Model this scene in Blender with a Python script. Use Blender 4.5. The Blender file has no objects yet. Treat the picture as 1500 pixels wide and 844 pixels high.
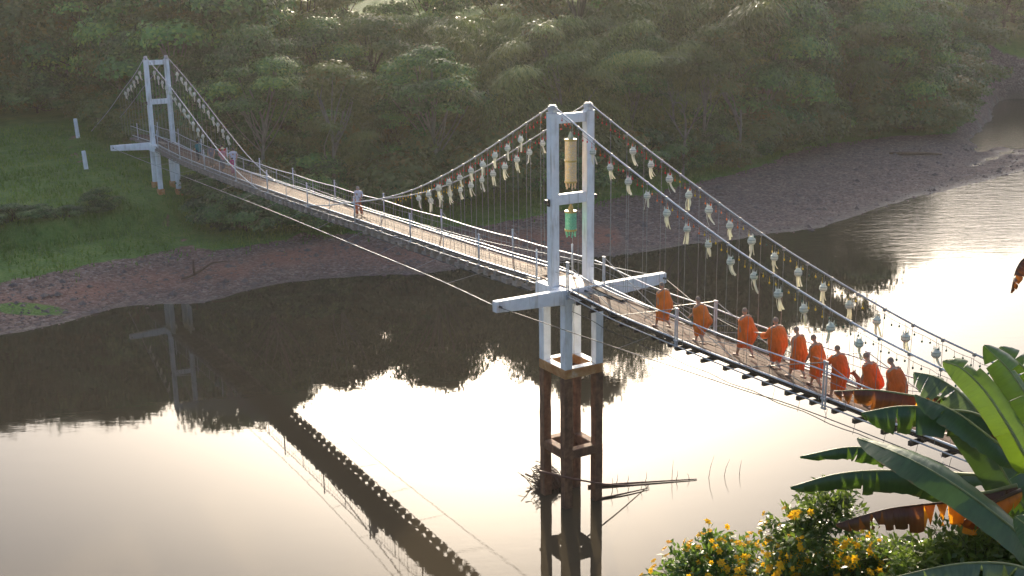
import bpy, math, random
import numpy as np
from mathutils import Vector, Matrix
R = math.radians
S = bpy.context.scene
COL = S.collection
# ------------------------------------------------------------------ camera, sky, sun, exposure
cam_d = bpy.data.cameras.new('camera'); cam = bpy.data.objects.new('camera', cam_d); COL.objects.link(cam)
cam_d.sensor_width = 36.0; cam_d.lens = 1733.217 / 1500 * 36.0
cam_d.clip_start = 0.1; cam_d.clip_end = 3000
cam.matrix_world = Matrix.Translation((0, 0, 19.59)) @ Matrix.Rotation(R(90 - 14.722), 4, 'X') @ Matrix.Rotation(R(-0.799), 4, 'Z')
S.camera = cam
SUN_AZ, SUN_EL = -1.0, 15.0           # degrees right of straight ahead (+Y), above the horizon
W = bpy.data.worlds.new('World'); S.world = W; W.use_nodes = True
nt = W.node_tree; bg = nt.nodes['Background']
sky = nt.nodes.new('ShaderNodeTexSky'); sky.sky_type = 'NISHITA'; sky.sun_disc = False
sky.sun_elevation = R(SUN_EL); sky.sun_rotation = R(SUN_AZ); sky.altitude = 300
sky.air_density = 0.7; sky.dust_density = 7.0; sky.ozone_density = 1.2
nt.links.new(sky.outputs[0], bg.inputs[0]); bg.inputs[1].default_value = 0.15
sun_d = bpy.data.lights.new('sun', 'SUN'); sun_d.energy = 3.2; sun_d.angle = R(0.6); sun_d.color = (1.0, 0.86, 0.66)
sun = bpy.data.objects.new('sun', sun_d); COL.objects.link(sun)
SV = Vector((math.sin(R(SUN_AZ)) * math.cos(R(SUN_EL)), math.cos(R(SUN_AZ)) * math.cos(R(SUN_EL)), math.sin(R(SUN_EL))))
sun.rotation_euler = SV.to_track_quat('Z', 'Y').to_euler(); sun.location = (20, 120, 60)
S.view_settings.view_transform = 'Standard'; S.view_settings.look = 'None'
S.view_settings.exposure = 1.45; S.view_settings.gamma = 1.0
S.cycles.use_denoising = True
S.cycles.max_bounces = 8; S.cycles.volume_bounces = 1; S.cycles.transparent_max_bounces = 8
S.cycles.sample_clamp_indirect = 8.0

rng = np.random.default_rng(7); random.seed(7)
# ------------------------------------------------------------------ helpers
def tag(o, label=None, cat=None, group=None, kind=None):
    if label: o['label'] = label
    if cat: o['category'] = cat
    if group: o['group'] = group
    if kind: o['kind'] = kind
    return o
def link(o, parent=None):
    COL.objects.link(o)
    if parent is not None: o.parent = parent
    return o
def empty(name, loc=(0, 0, 0), rz=0.0, parent=None):
    o = bpy.data.objects.new(name, None); o.location = loc; o.rotation_euler = (0, 0, rz); o.empty_display_size = 0.2
    return link(o, parent)
def inst(name, mesh, parent=None, loc=(0, 0, 0), rot=(0, 0, 0), sc=(1, 1, 1)):
    o = bpy.data.objects.new(name, mesh); o.location = loc; o.rotation_euler = rot; o.scale = sc
    return link(o, parent)
def copy_tree(o, parent=None):
    c = o.copy(); link(c, parent)
    for ch in o.children: copy_tree(ch, c)
    return c
def nrm(v):
    v = np.asarray(v, float); return v / (np.linalg.norm(v) + 1e-12)
def catmull(P, n):
    P = np.asarray(P, float); k = len(P)
    Q = np.vstack([2 * P[0] - P[1], P, 2 * P[-1] - P[-2]])
    out = []
    for i in range(n):
        t = i / (n - 1) * (k - 1); j = min(int(t), k - 2); f = t - j
        a, b, c, d = Q[j], Q[j + 1], Q[j + 2], Q[j + 3]
        out.append(0.5 * ((2 * b) + (-a + c) * f + (2 * a - 5 * b + 4 * c - d) * f * f + (-a + 3 * b - 3 * c + d) * f ** 3))
    return np.array(out)
class MB:
    def __init__(s): s.v = []; s.f = []; s.m = []; s.uv = None
    def add(s, v, f, m=0):
        b = len(s.v); s.v.extend([tuple(map(float, q)) for q in v]); s.f.extend([tuple(b + i for i in q) for q in f]); s.m.extend([m] * len(f))
    def box(s, c, d, m=0, M=None, taper=None):
        x, y, z = [q / 2 for q in d]
        v = [(-x, -y, -z), (x, -y, -z), (x, y, -z), (-x, y, -z), (-x, -y, z), (x, -y, z), (x, y, z), (-x, y, z)]
        if M is not None: v = [tuple(M @ Vector(q)) for q in v]
        v = [(q[0] + c[0], q[1] + c[1], q[2] + c[2]) for q in v]
        s.add(v, [(0, 3, 2, 1), (4, 5, 6, 7), (0, 1, 5, 4), (1, 2, 6, 5), (2, 3, 7, 6), (3, 0, 4, 7)], m)
    def tube(s, P, r, n=8, m=0, caps=True, flat=1.0):
        P = np.asarray(P, float); k = len(P); r = np.broadcast_to(r, (k,))
        T = np.gradient(P, axis=0); T /= np.linalg.norm(T, axis=1)[:, None] + 1e-12
        ref = np.array([0, 0, 1.0]) if abs(T[0][2]) < 0.9 else np.array([1.0, 0, 0])
        v = []; a = nrm(np.cross(T[0], ref))
        for i in range(k):
            a = nrm(a - T[i] * (a @ T[i])); b = np.cross(T[i], a)
            for j in range(n):
                th = 2 * math.pi * j / n; v.append(P[i] + r[i] * (math.cos(th) * a + flat * math.sin(th) * b))
        f = [(i * n + j, i * n + (j + 1) % n, (i + 1) * n + (j + 1) % n, (i + 1) * n + j) for i in range(k - 1) for j in range(n)]
        if caps: f += [tuple(range(n))[::-1], tuple((k - 1) * n + j for j in range(n))]
        s.add(v, f, m)
    def rings(s, rs, m=0, caps=(True, True)):
        n = len(rs[0]); v = [q for r in rs for q in r]; k = len(rs)
        f = [(i * n + j, i * n + (j + 1) % n, (i + 1) * n + (j + 1) % n, (i + 1) * n + j) for i in range(k - 1) for j in range(n)]
        if caps[0]: f.append(tuple(range(n))[::-1])
        if caps[1]: f.append(tuple((k - 1) * n + j for j in range(n)))
        s.add(v, f, m)
    def lathe(s, prof, n=12, c=(0, 0, 0), m=0):
        s.rings([[(c[0] + r * math.cos(2 * math.pi * j / n), c[1] + r * math.sin(2 * math.pi * j / n), c[2] + z) for j in range(n)] for r, z in prof], m)
    def ball(s, c, r, m=0, n=10, k=7, rot=None):
        rs = []
        for i in range(k + 1):
            ph = math.pi * (i + 0.02) / (k + 0.04)
            ring = []
            for j in range(n):
                q = Vector((r[0] * math.sin(ph) * math.cos(2 * math.pi * j / n), r[1] * math.sin(ph) * math.sin(2 * math.pi * j / n), -r[2] * math.cos(ph)))
                if rot is not None: q = rot @ q
                ring.append((c[0] + q[0], c[1] + q[1], c[2] + q[2]))
            rs.append(ring)
        s.rings(rs, m)
    def mesh(s, name, mats, smooth=False):
        me = bpy.data.meshes.new(name); me.from_pydata(s.v, [], s.f)
        for q in (mats if isinstance(mats, (list, tuple)) else [mats]): me.materials.append(q)
        me.polygons.foreach_set('material_index', s.m)
        if smooth: me.polygons.foreach_set('use_smooth', [True] * len(s.f))
        me.update(); return me
    def build(s, name, mats, parent=None, smooth=False):
        return link(bpy.data.objects.new(name, s.mesh(name, mats, smooth)), parent)
def quads_mesh(name, V, mats, var=None, midx=None, nper=4):
    """V: (M,nper,3) array of separate polygons, var: per-face random value stored as an attribute"""
    M = len(V); me = bpy.data.meshes.new(name)
    me.vertices.add(M * nper); me.vertices.foreach_set('co', V.reshape(-1).astype(np.float32))
    me.loops.add(M * nper); me.loops.foreach_set('vertex_index', np.arange(M * nper, dtype=np.int32))
    me.polygons.add(M); me.polygons.foreach_set('loop_start', np.arange(M, dtype=np.int32) * nper)
    for q in (mats if isinstance(mats, (list, tuple)) else [mats]): me.materials.append(q)
    if midx is not None: me.polygons.foreach_set('material_index', midx.astype(np.int32))
    if var is not None:
        a = me.attributes.new('var', 'FLOAT', 'FACE'); a.data.foreach_set('value', var.astype(np.float32))
    me.update(calc_edges=True); me.validate(); return me
def bevel(o, w=0.01, seg=1):
    b = o.modifiers.new('bevel', 'BEVEL'); b.width = w; b.segments = seg; b.limit_method = 'ANGLE'; return o

# ------------------------------------------------------------------ materials
def new_mat(name):
    m = bpy.data.materials.new(name); m.use_nodes = True
    return m, m.node_tree.nodes, m.node_tree.links, m.node_tree.nodes['Principled BSDF']
def N(nodes, t, **kw):
    n = nodes.new(t)
    for k, v in kw.items():
        if k in n.inputs.keys(): n.inputs[k].default_value = v
        else: setattr(n, k, v)
    return n
def ramp(nodes, links, fac, stops):
    r = nodes.new('ShaderNodeValToRGB'); links.new(fac, r.inputs[0]); e = r.color_ramp.elements
    while len(e) < len(stops): e.new(0.5)
    for q, (p, c) in zip(e, stops): q.position = p; q.color = (*c, 1)
    return r.outputs[0]
def mixc(nodes, links, fac, a, b, mode='MIX'):
    m = nodes.new('ShaderNodeMix'); m.data_type = 'RGBA'; m.blend_type = mode
    for s, v in ((m.inputs[0], fac), (m.inputs[6], a), (m.inputs[7], b)):
        if isinstance(v, (int, float)): s.default_value = v
        elif isinstance(v, tuple): s.default_value = (*v, 1)
        else: links.new(v, s)
    return m.outputs[2]
def noise(nodes, links, scale, detail=4, coord='Object', dim=None, rough=0.55, vec=None):
    n = N(nodes, 'ShaderNodeTexNoise', Scale=scale, Detail=detail, Roughness=rough)
    if vec is None:
        tc = nodes.new('ShaderNodeTexCoord'); vec = tc.outputs[coord]
        if dim is not None:
            mp = nodes.new('ShaderNodeMapping'); mp.inputs['Scale'].default_value = dim; links.new(vec, mp.inputs[0]); vec = mp.outputs[0]
    links.new(vec, n.inputs['Vector']); return n.outputs['Fac']
def bumpn(nodes, links, h, bsdf, strength=0.3, dist=0.02):
    b = N(nodes, 'ShaderNodeBump', Strength=strength, Distance=dist); links.new(h, b.inputs['Height']); links.new(b.outputs[0], bsdf.inputs['Normal']); return b
def simple(name, c1, c2=None, scale=6, rough=0.7, metal=0.0, bump=0.0, dim=None, coord='Object', spec=0.4, objvar=0.0):
    m, n, l, b = new_mat(name)
    f = noise(n, l, scale, 5, coord, dim)
    c2 = c2 or tuple(x * 0.7 for x in c1)
    col = ramp(n, l, f, [(0.3, c2), (0.68, c1)])
    if objvar:
        oi = n.new('ShaderNodeObjectInfo'); mr = N(n, 'ShaderNodeMapRange'); mr.inputs['To Min'].default_value = 1 - objvar; mr.inputs['To Max'].default_value = 1 + objvar
        l.new(oi.outputs['Random'], mr.inputs['Value'])
        hs = N(n, 'ShaderNodeHueSaturation'); l.new(mr.outputs[0], hs.inputs['Value']); l.new(col, hs.inputs['Color']); col = hs.outputs[0]
    l.new(col, b.inputs['Base Color']); b.inputs['Roughness'].default_value = rough; b.inputs['Metallic'].default_value = metal
    b.inputs['Specular IOR Level'].default_value = spec
    if bump: bumpn(n, l, f, b, bump, 0.02)
    return m
def leaf_mat(name, stops, trans=0.35, rough=0.5, spec=0.3, objvar=0.25, tcol=(0.25, 0.35, 0.04), hue=0.0):
    """leaf: colour varies with the per-leaf 'var' attribute and per object; some light passes through"""
    m, n, l, b = new_mat(name)
    at = N(n, 'ShaderNodeAttribute', attribute_name='var')
    col = ramp(n, l, at.outputs['Fac'], stops)
    oi = n.new('ShaderNodeObjectInfo'); mr = N(n, 'ShaderNodeMapRange'); mr.inputs['To Min'].default_value = 1 - objvar; mr.inputs['To Max'].default_value = 1 + objvar
    l.new(oi.outputs['Random'], mr.inputs['Value'])
    hs = N(n, 'ShaderNodeHueSaturation'); l.new(mr.outputs[0], hs.inputs['Value']); l.new(col, hs.inputs['Color'])
    m2 = N(n, 'ShaderNodeMapRange'); m2.inputs['To Min'].default_value = 0.5 + hue - 0.018; m2.inputs['To Max'].default_value = 0.5 + hue + 0.02
    ml = N(n, 'ShaderNodeMath', operation='FRACT'); mm = N(n, 'ShaderNodeMath', operation='MULTIPLY'); mm.inputs[1].default_value = 7.31
    l.new(oi.outputs['Random'], mm.inputs[0]); l.new(mm.outputs[0], ml.inputs[0]); l.new(ml.outputs[0], m2.inputs['Value']); l.new(m2.outputs[0], hs.inputs['Hue'])
    col = hs.outputs[0]
    l.new(col, b.inputs['Base Color']); b.inputs['Roughness'].default_value = rough; b.inputs['Specular IOR Level'].default_value = spec
    tr = n.new('ShaderNodeBsdfTranslucent'); l.new(mixc(n, l, 0.5, col, tcol), tr.inputs['Color'])
    mx = n.new('ShaderNodeMixShader'); mx.inputs[0].default_value = trans
    l.new(b.outputs[0], mx.inputs[1]); l.new(tr.outputs[0], mx.inputs[2]); l.new(mx.outputs[0], n['Material Output'].inputs[0])
    return m

def mat_white_concrete():
    m, n, l, b = new_mat('white_painted_concrete')
    f = noise(n, l, 3.0, 6); g = noise(n, l, 1.0, 4, dim=(6, 6, 0.7))
    c = ramp(n, l, f, [(0.25, (0.66, 0.68, 0.70)), (0.6, (0.80, 0.82, 0.84))])
    k = ramp(n, l, g, [(0.52, (1, 1, 1)), (0.72, (0.58, 0.52, 0.45))])
    l.new(mixc(n, l, 0.8, c, k, 'MULTIPLY'), b.inputs['Base Color']); b.inputs['Roughness'].default_value = 0.6
    bumpn(n, l, f, b, 0.15, 0.01); return m
def mat_stained():
    m, n, l, b = new_mat('mud_stained_concrete')
    f = noise(n, l, 5.0, 6); g = noise(n, l, 1.4, 5, dim=(3, 3, 0.8))
    c = ramp(n, l, f, [(0.3, (0.12, 0.060, 0.034)), (0.7, (0.25, 0.135, 0.080))])
    c2 = ramp(n, l, g, [(0.35, (0.6, 0.55, 0.5)), (0.7, (1.25, 1.15, 1.0))])
    l.new(mixc(n, l, 1.0, c, c2, 'MULTIPLY'), b.inputs['Base Color']); b.inputs['Roughness'].default_value = 0.8
    bumpn(n, l, f, b, 0.5, 0.02); return m
def mat_rustmark():
    m, n, l, b = new_mat('rust_washed_concrete')
    f = noise(n, l, 3.0, 6); c = ramp(n, l, f, [(0.3, (0.34, 0.13, 0.035)), (0.58, (0.46, 0.25, 0.10)), (0.80, (0.58, 0.50, 0.42))])
    l.new(c, b.inputs['Base Color']); b.inputs['Roughness'].default_value = 0.8; bumpn(n, l, f, b, 0.3, 0.01); return m
def mat_plank():
    m, n, l, b = new_mat('weathered_plank')
    f = noise(n, l, 2.0, 6, dim=(9, 0.35, 9)); g = noise(n, l, 1.3, 3)
    c = ramp(n, l, f, [(0.28, (0.062, 0.041, 0.031)), (0.5, (0.130, 0.083, 0.061)), (0.72, (0.21, 0.148, 0.112))])
    c = mixc(n, l, 0.6, c, ramp(n, l, g, [(0.3, (0.75, 0.7, 0.66)), (0.7, (1.1, 1.02, 0.96))]), 'MULTIPLY')
    oi = n.new('ShaderNodeObjectInfo')
    c = mixc(n, l, 1.0, c, ramp(n, l, oi.outputs['Random'], [(0.0, (0.62, 0.58, 0.55)), (0.6, (1.0, 0.95, 0.92)), (0.88, (1.15, 1.08, 1.02)), (1.0, (2.0, 1.9, 1.8))]), 'MULTIPLY')
    l.new(c, b.inputs['Base Color']); b.inputs['Roughness'].default_value = 0.8; b.inputs['Specular IOR Level'].default_value = 0.15
    bumpn(n, l, f, b, 0.35, 0.008); return m
WHITE = mat_white_concrete(); MUD = mat_stained(); RUST = mat_rustmark(); PLANK = mat_plank()
STEEL = simple('galvanised_white_pipe', (0.56, 0.59, 0.63), (0.40, 0.43, 0.47), 8, 0.5, 0.25, spec=0.6)
CABLE = simple('steel_cable', (0.40, 0.42, 0.44), (0.26, 0.28, 0.30), 40, 0.55, 0.5)
WIRE = simple('thin_wire', (0.36, 0.36, 0.35), (0.25, 0.25, 0.24), 20, 0.5, 0.4)
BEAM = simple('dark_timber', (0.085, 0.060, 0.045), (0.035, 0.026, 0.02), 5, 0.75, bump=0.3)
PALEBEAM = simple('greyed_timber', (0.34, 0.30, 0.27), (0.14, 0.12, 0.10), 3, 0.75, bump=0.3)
DARKST = simple('dark_steel', (0.06, 0.065, 0.075), (0.025, 0.027, 0.03), 8, 0.45, 0.4)
LANDING = simple('tan_board', (0.38, 0.29, 0.22), (0.27, 0.20, 0.15), 3, 0.6, bump=0.1)
BOXM = simple('black_housing', (0.02, 0.02, 0.022), (0.04, 0.035, 0.03), 20, 0.5)
PAPER = simple('lantern_paper', (0.72, 0.73, 0.62), (0.58, 0.60, 0.50), 10, 0.6, objvar=0.08)
PTRIM = simple('lantern_frame', (0.34, 0.38, 0.30), (0.24, 0.28, 0.22), 12, 0.6)
def mat_paper_tail():
    m, n, l, b = new_mat('lantern_tail_paper')
    f = noise(n, l, 7, 3); c = ramp(n, l, f, [(0.3, (0.70, 0.69, 0.56)), (0.7, (0.82, 0.81, 0.70))])
    l.new(c, b.inputs['Base Color']); b.inputs['Roughness'].default_value = 0.6
    t = n.new('ShaderNodeBsdfTranslucent'); l.new(c, t.inputs[0]); mx = n.new('ShaderNodeMixShader'); mx.inputs[0].default_value = 0.4
    l.new(b.outputs[0], mx.inputs[1]); l.new(t.outputs[0], mx.inputs[2]); l.new(mx.outputs[0], n['Material Output'].inputs[0]); return m
TAIL = mat_paper_tail()
def mat_pattern(name, c1, c2, c3, sc):
    m, n, l, b = new_mat(name)
    f = noise(n, l, sc, 3, dim=(1, 1, 0.5)); g = noise(n, l, sc * 2.6, 2)
    c = ramp(n, l, f, [(0.40, c1), (0.5, c2), (0.6, c1)]); c = mixc(n, l, ramp(n, l, g, [(0.55, (0, 0, 0)), (0.62, (1, 1, 1))]), c, c3)
    l.new(c, b.inputs['Base Color']); b.inputs['Roughness'].default_value = 0.55; return m
GOLDP = mat_pattern('gold_patterned_paper', (0.74, 0.50, 0.20), (0.52, 0.42, 0.32), (0.82, 0.66, 0.40), 16)
GREENP = mat_pattern('green_patterned_paper', (0.16, 0.52, 0.30), (0.10, 0.40, 0.22), (0.36, 0.62, 0.40), 16)
GOLD = simple('gold_trim', (0.58, 0.42, 0.12), (0.4, 0.27, 0.08), 20, 0.45)
BULB = [simple('bulb_' + k, c, tuple(x * 0.8 for x in c), 5, 0.25) for k, c in (('red', (0.75, 0.05, 0.05)), ('orange', (0.80, 0.16, 0.03)), ('yellow', (0.80, 0.52, 0.02)), ('green', (0.02, 0.10, 0.07)))]
SKIN = simple('brown_skin', (0.46, 0.27, 0.18), (0.37, 0.21, 0.14), 12, 0.5)
STUB = simple('shaved_hair', (0.27, 0.20, 0.16), (0.19, 0.14, 0.11), 60, 0.7)
HAIR = simple('black_hair', (0.018, 0.014, 0.012), (0.03, 0.022, 0.018), 40, 0.45)
def robe_mat(name, c):
    m, n, l, b = new_mat(name)
    f = noise(n, l, 5, 5, dim=(2, 2, 0.8)); cc = ramp(n, l, f, [(0.3, tuple(x * 0.72 for x in c)), (0.7, c)])
    l.new(cc, b.inputs['Base Color']); b.inputs['Roughness'].default_value = 0.8; b.inputs['Sheen Weight'].default_value = 0.15
    bumpn(n, l, noise(n, l, 16, 3, dim=(1, 1, 0.30)), b, 0.8, 0.06)
    t = n.new('ShaderNodeBsdfTranslucent'); l.new(cc, t.inputs[0]); mx = n.new('ShaderNodeMixShader'); mx.inputs[0].default_value = 0.25
    l.new(b.outputs[0], mx.inputs[1]); l.new(t.outputs[0], mx.inputs[2]); l.new(mx.outputs[0], n['Material Output'].inputs[0]); return m
ROBES = [robe_mat('orange_robe', (0.95, 0.25, 0.014)), robe_mat('deep_orange_robe', (0.95, 0.21, 0.010)), robe_mat('red_orange_robe', (0.93, 0.165, 0.009))]
def cloth(name, c): return simple(name, c, tuple(x * 0.75 for x in c), 9, 0.8)
BARK = simple('bark', (0.060, 0.064, 0.040), (0.028, 0.030, 0.018), 6, 0.85, bump=0.5, dim=(1, 1, 0.3))
PALEBARK = simple('pale_bark', (0.22, 0.215, 0.165), (0.12, 0.115, 0.09), 6, 0.8, bump=0.3, dim=(1, 1, 0.3))
CULM = simple('bamboo_culm', (0.20, 0.22, 0.08), (0.12, 0.12, 0.05), 5, 0.5)
DRIFT = simple('wet_driftwood', (0.17, 0.095, 0.062), (0.07, 0.042, 0.028), 7, 0.6, bump=0.4)
REDPOLE = simple('reddish_pole', (0.20, 0.085, 0.06), (0.12, 0.05, 0.035), 7, 0.5)
STONE = simple('river_stone', (0.17, 0.132, 0.12), (0.085, 0.066, 0.06), 3, 0.75, objvar=0.1)
L_BROAD = leaf_mat('broad_leaf', [(0.0, (0.020, 0.066, 0.022)), (0.5, (0.058, 0.165, 0.042)), (0.85, (0.110, 0.245, 0.055)), (1.0, (0.19, 0.30, 0.06))], 0.16)
L_BAMB = leaf_mat('bamboo_leaf', [(0.0, (0.042, 0.080, 0.022)), (0.5, (0.105, 0.165, 0.042)), (1.0, (0.23, 0.27, 0.075))], 0.22, tcol=(0.30, 0.34, 0.06))
L_DARK = leaf_mat('thicket_leaf', [(0.0, (0.018, 0.056, 0.024)), (0.6, (0.048, 0.125, 0.044)), (1.0, (0.10, 0.20, 0.06))], 0.15)
L_OLIVE = leaf_mat('olive_leaf', [(0.0, (0.050, 0.082, 0.024)), (0.7, (0.115, 0.150, 0.045)), (0.95, (0.11, 0.11, 0.038)), (1.0, (0.16, 0.12, 0.03))], 0.18, objvar=0.2)
L_SHRUB = leaf_mat('shrub_leaf', [(0.0, (0.035, 0.080, 0.015)), (0.55, (0.075, 0.150, 0.026)), (1.0, (0.16, 0.23, 0.045))], 0.35, spec=0.5, rough=0.4)
L_GRASS = leaf_mat('grass_blade', [(0.0, (0.050, 0.115, 0.018)), (0.6, (0.10, 0.195, 0.030)), (1.0, (0.18, 0.25, 0.05))], 0.35, objvar=0.0)
def petal_mat():
    m, n, l, b = new_mat('yellow_petal'); f = noise(n, l, 20, 2)
    c = ramp(n, l, f, [(0.3, (0.78, 0.40, 0.01)), (0.7, (0.85, 0.55, 0.02))]); l.new(c, b.inputs['Base Color']); b.inputs['Roughness'].default_value = 0.6
    t = n.new('ShaderNodeBsdfTranslucent'); l.new(c, t.inputs[0]); mx = n.new('ShaderNodeMixShader'); mx.inputs[0].default_value = 0.4
    l.new(b.outputs[0], mx.inputs[1]); l.new(t.outputs[0], mx.inputs[2]); l.new(mx.outputs[0], n['Material Output'].inputs[0]); return m
PETAL = petal_mat()
def banana_mat(name, c1, c2, trans, tc, spec=0.5, rough=0.38):
    m, n, l, b = new_mat(name)
    uv = n.new('ShaderNodeUVMap'); mp = n.new('ShaderNodeMapping'); mp.inputs['Scale'].default_value = (70, 1.2, 1); l.new(uv.outputs[0], mp.inputs[0])
    f = noise(n, l, 1.0, 3, vec=mp.outputs[0]); g = noise(n, l, 5, 4)
    c = ramp(n, l, f, [(0.3, c2), (0.7, c1)])
    su = n.new('ShaderNodeSeparateXYZ'); l.new(uv.outputs[0], su.inputs[0]); ab = N(n, 'ShaderNodeMath', operation='ABSOLUTE'); l.new(su.outputs[1], ab.inputs[0])
    eg = N(n, 'ShaderNodeMath', operation='MULTIPLY_ADD'); l.new(noise(n, l, 9, 4), eg.inputs[0]); eg.inputs[1].default_value = 0.5; l.new(ab.outputs[0], eg.inputs[2])
    er = N(n, 'ShaderNodeMapRange'); er.inputs['From Min'].default_value = 1.22; er.inputs['From Max'].default_value = 1.32; l.new(eg.outputs[0], er.inputs['Value'])
    c = mixc(n, l, er.outputs[0], c, (0.16, 0.09, 0.03))
    c = mixc(n, l, 0.6, c, ramp(n, l, g, [(0.3, (0.7, 0.7, 0.65)), (0.65, (1.1, 1.1, 1.05))]), 'MULTIPLY')
    l.new(c, b.inputs['Base Color']); b.inputs['Roughness'].default_value = rough; b.inputs['Specular IOR Level'].default_value = spec
    bumpn(n, l, f, b, 0.4, 0.01)
    t = n.new('ShaderNodeBsdfTranslucent'); l.new(mixc(n, l, 0.5, c, tc), t.inputs[0]); mx = n.new('ShaderNodeMixShader'); mx.inputs[0].default_value = trans
    l.new(b.outputs[0], mx.inputs[1]); l.new(t.outputs[0], mx.inputs[2]); l.new(mx.outputs[0], n['Material Output'].inputs[0]); return m
BG = banana_mat('banana_leaf', (0.036, 0.085, 0.026), (0.022, 0.055, 0.018), 0.13, (0.22, 0.40, 0.02))
BLIT = banana_mat('banana_leaf_sunlit', (0.07, 0.14, 0.022), (0.05, 0.105, 0.018), 0.22, (0.26, 0.40, 0.01))  # leaf green with sunlight shining through put into its brighter colour
BGREY = banana_mat('banana_leaf_waxy', (0.12, 0.16, 0.10), (0.07, 0.105, 0.065), 0.25, (0.2, 0.3, 0.05), 0.45, 0.42)
BBROWN = banana_mat('banana_leaf_dead', (0.12, 0.055, 0.022), (0.05, 0.024, 0.012), 0.3, (0.4, 0.12, 0.01))
BORANGE = banana_mat('banana_leaf_yellowed', (0.55, 0.24, 0.02), (0.35, 0.12, 0.012), 0.55, (0.85, 0.35, 0.01))
BRIB = simple('banana_midrib', (0.22, 0.24, 0.09), (0.14, 0.15, 0.06), 9, 0.5)
BSTEM = simple('banana_stem', (0.17, 0.15, 0.07), (0.07, 0.05, 0.03), 5, 0.7, dim=(3, 3, 0.4))

def mat_bank():
    m, n, l, b = new_mat('river_bank_ground')
    a = N(n, 'ShaderNodeAttribute', attribute_name='zone')   # R grass, G red dirt, B wet
    sp = n.new('ShaderNodeSeparateColor'); l.new(a.outputs['Color'], sp.inputs[0])
    vo = N(n, 'ShaderNodeTexVoronoi', Scale=5.5); tc = n.new('ShaderNodeTexCoord'); l.new(tc.outputs['Object'], vo.inputs['Vector'])
    vs = n.new('ShaderNodeSeparateColor'); l.new(vo.outputs['Color'], vs.inputs[0])
    f = noise(n, l, 0.7, 8, rough=0.65); g = noise(n, l, 9, 4)
    peb = ramp(n, l, vs.outputs[0], [(0.0, (0.092, 0.063, 0.053)), (0.5, (0.165, 0.115, 0.096)), (0.85, (0.23, 0.168, 0.143)), (1.0, (0.25, 0.215, 0.195))])
    peb = mixc(n, l, 0.7, peb, ramp(n, l, f, [(0.3, (0.6, 0.58, 0.56)), (0.7, (1.15, 1.05, 1.0))]), 'MULTIPLY')
    dirt = ramp(n, l, g, [(0.3, (0.23, 0.090, 0.056)), (0.7, (0.34, 0.15, 0.098))])
    gr = ramp(n, l, f, [(0.28, (0.052, 0.110, 0.018)), (0.5, (0.085, 0.165, 0.026)), (0.72, (0.14, 0.205, 0.040))])
    c = mixc(n, l, sp.outputs[1], peb, dirt)
    md = N(n, 'ShaderNodeMath', operation='ADD'); l.new(sp.outputs[0], md.inputs[0])
    m3 = N(n, 'ShaderNodeMapRange'); m3.inputs['To Min'].default_value = -0.35; m3.inputs['To Max'].default_value = 0.35; l.new(f, m3.inputs['Value']); l.new(m3.outputs[0], md.inputs[1]); md.use_clamp = True
    sharp = ramp(n, l, md.outputs[0], [(0.42, (0, 0, 0)), (0.58, (1, 1, 1))])
    c = mixc(n, l, sharp, c, gr)
    c = mixc(n, l, sp.outputs[2], c, (0.045, 0.035, 0.03))
    l.new(c, b.inputs['Base Color'])
    rr = N(n, 'ShaderNodeMapRange'); rr.inputs['To Min'].default_value = 0.85; rr.inputs['To Max'].default_value = 0.3; l.new(sp.outputs[2], rr.inputs['Value']); l.new(rr.outputs[0], b.inputs['Roughness'])
    b.inputs['Specular IOR Level'].default_value = 0.35
    h = N(n, 'ShaderNodeMath', operation='MULTIPLY'); h.inputs[1].default_value = -1; l.new(vo.outputs['Distance'], h.inputs[0])
    h2 = N(n, 'ShaderNodeMath', operation='ADD'); l.new(h.outputs[0], h2.inputs[0]); l.new(f, h2.inputs[1])
    bumpn(n, l, h2.outputs[0], b, 0.8, 0.10); return m
BANK = mat_bank()
SLOPE = simple('near_slope_soil', (0.05, 0.07, 0.025), (0.03, 0.03, 0.015), 1.5, 0.9, bump=0.5)
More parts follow.
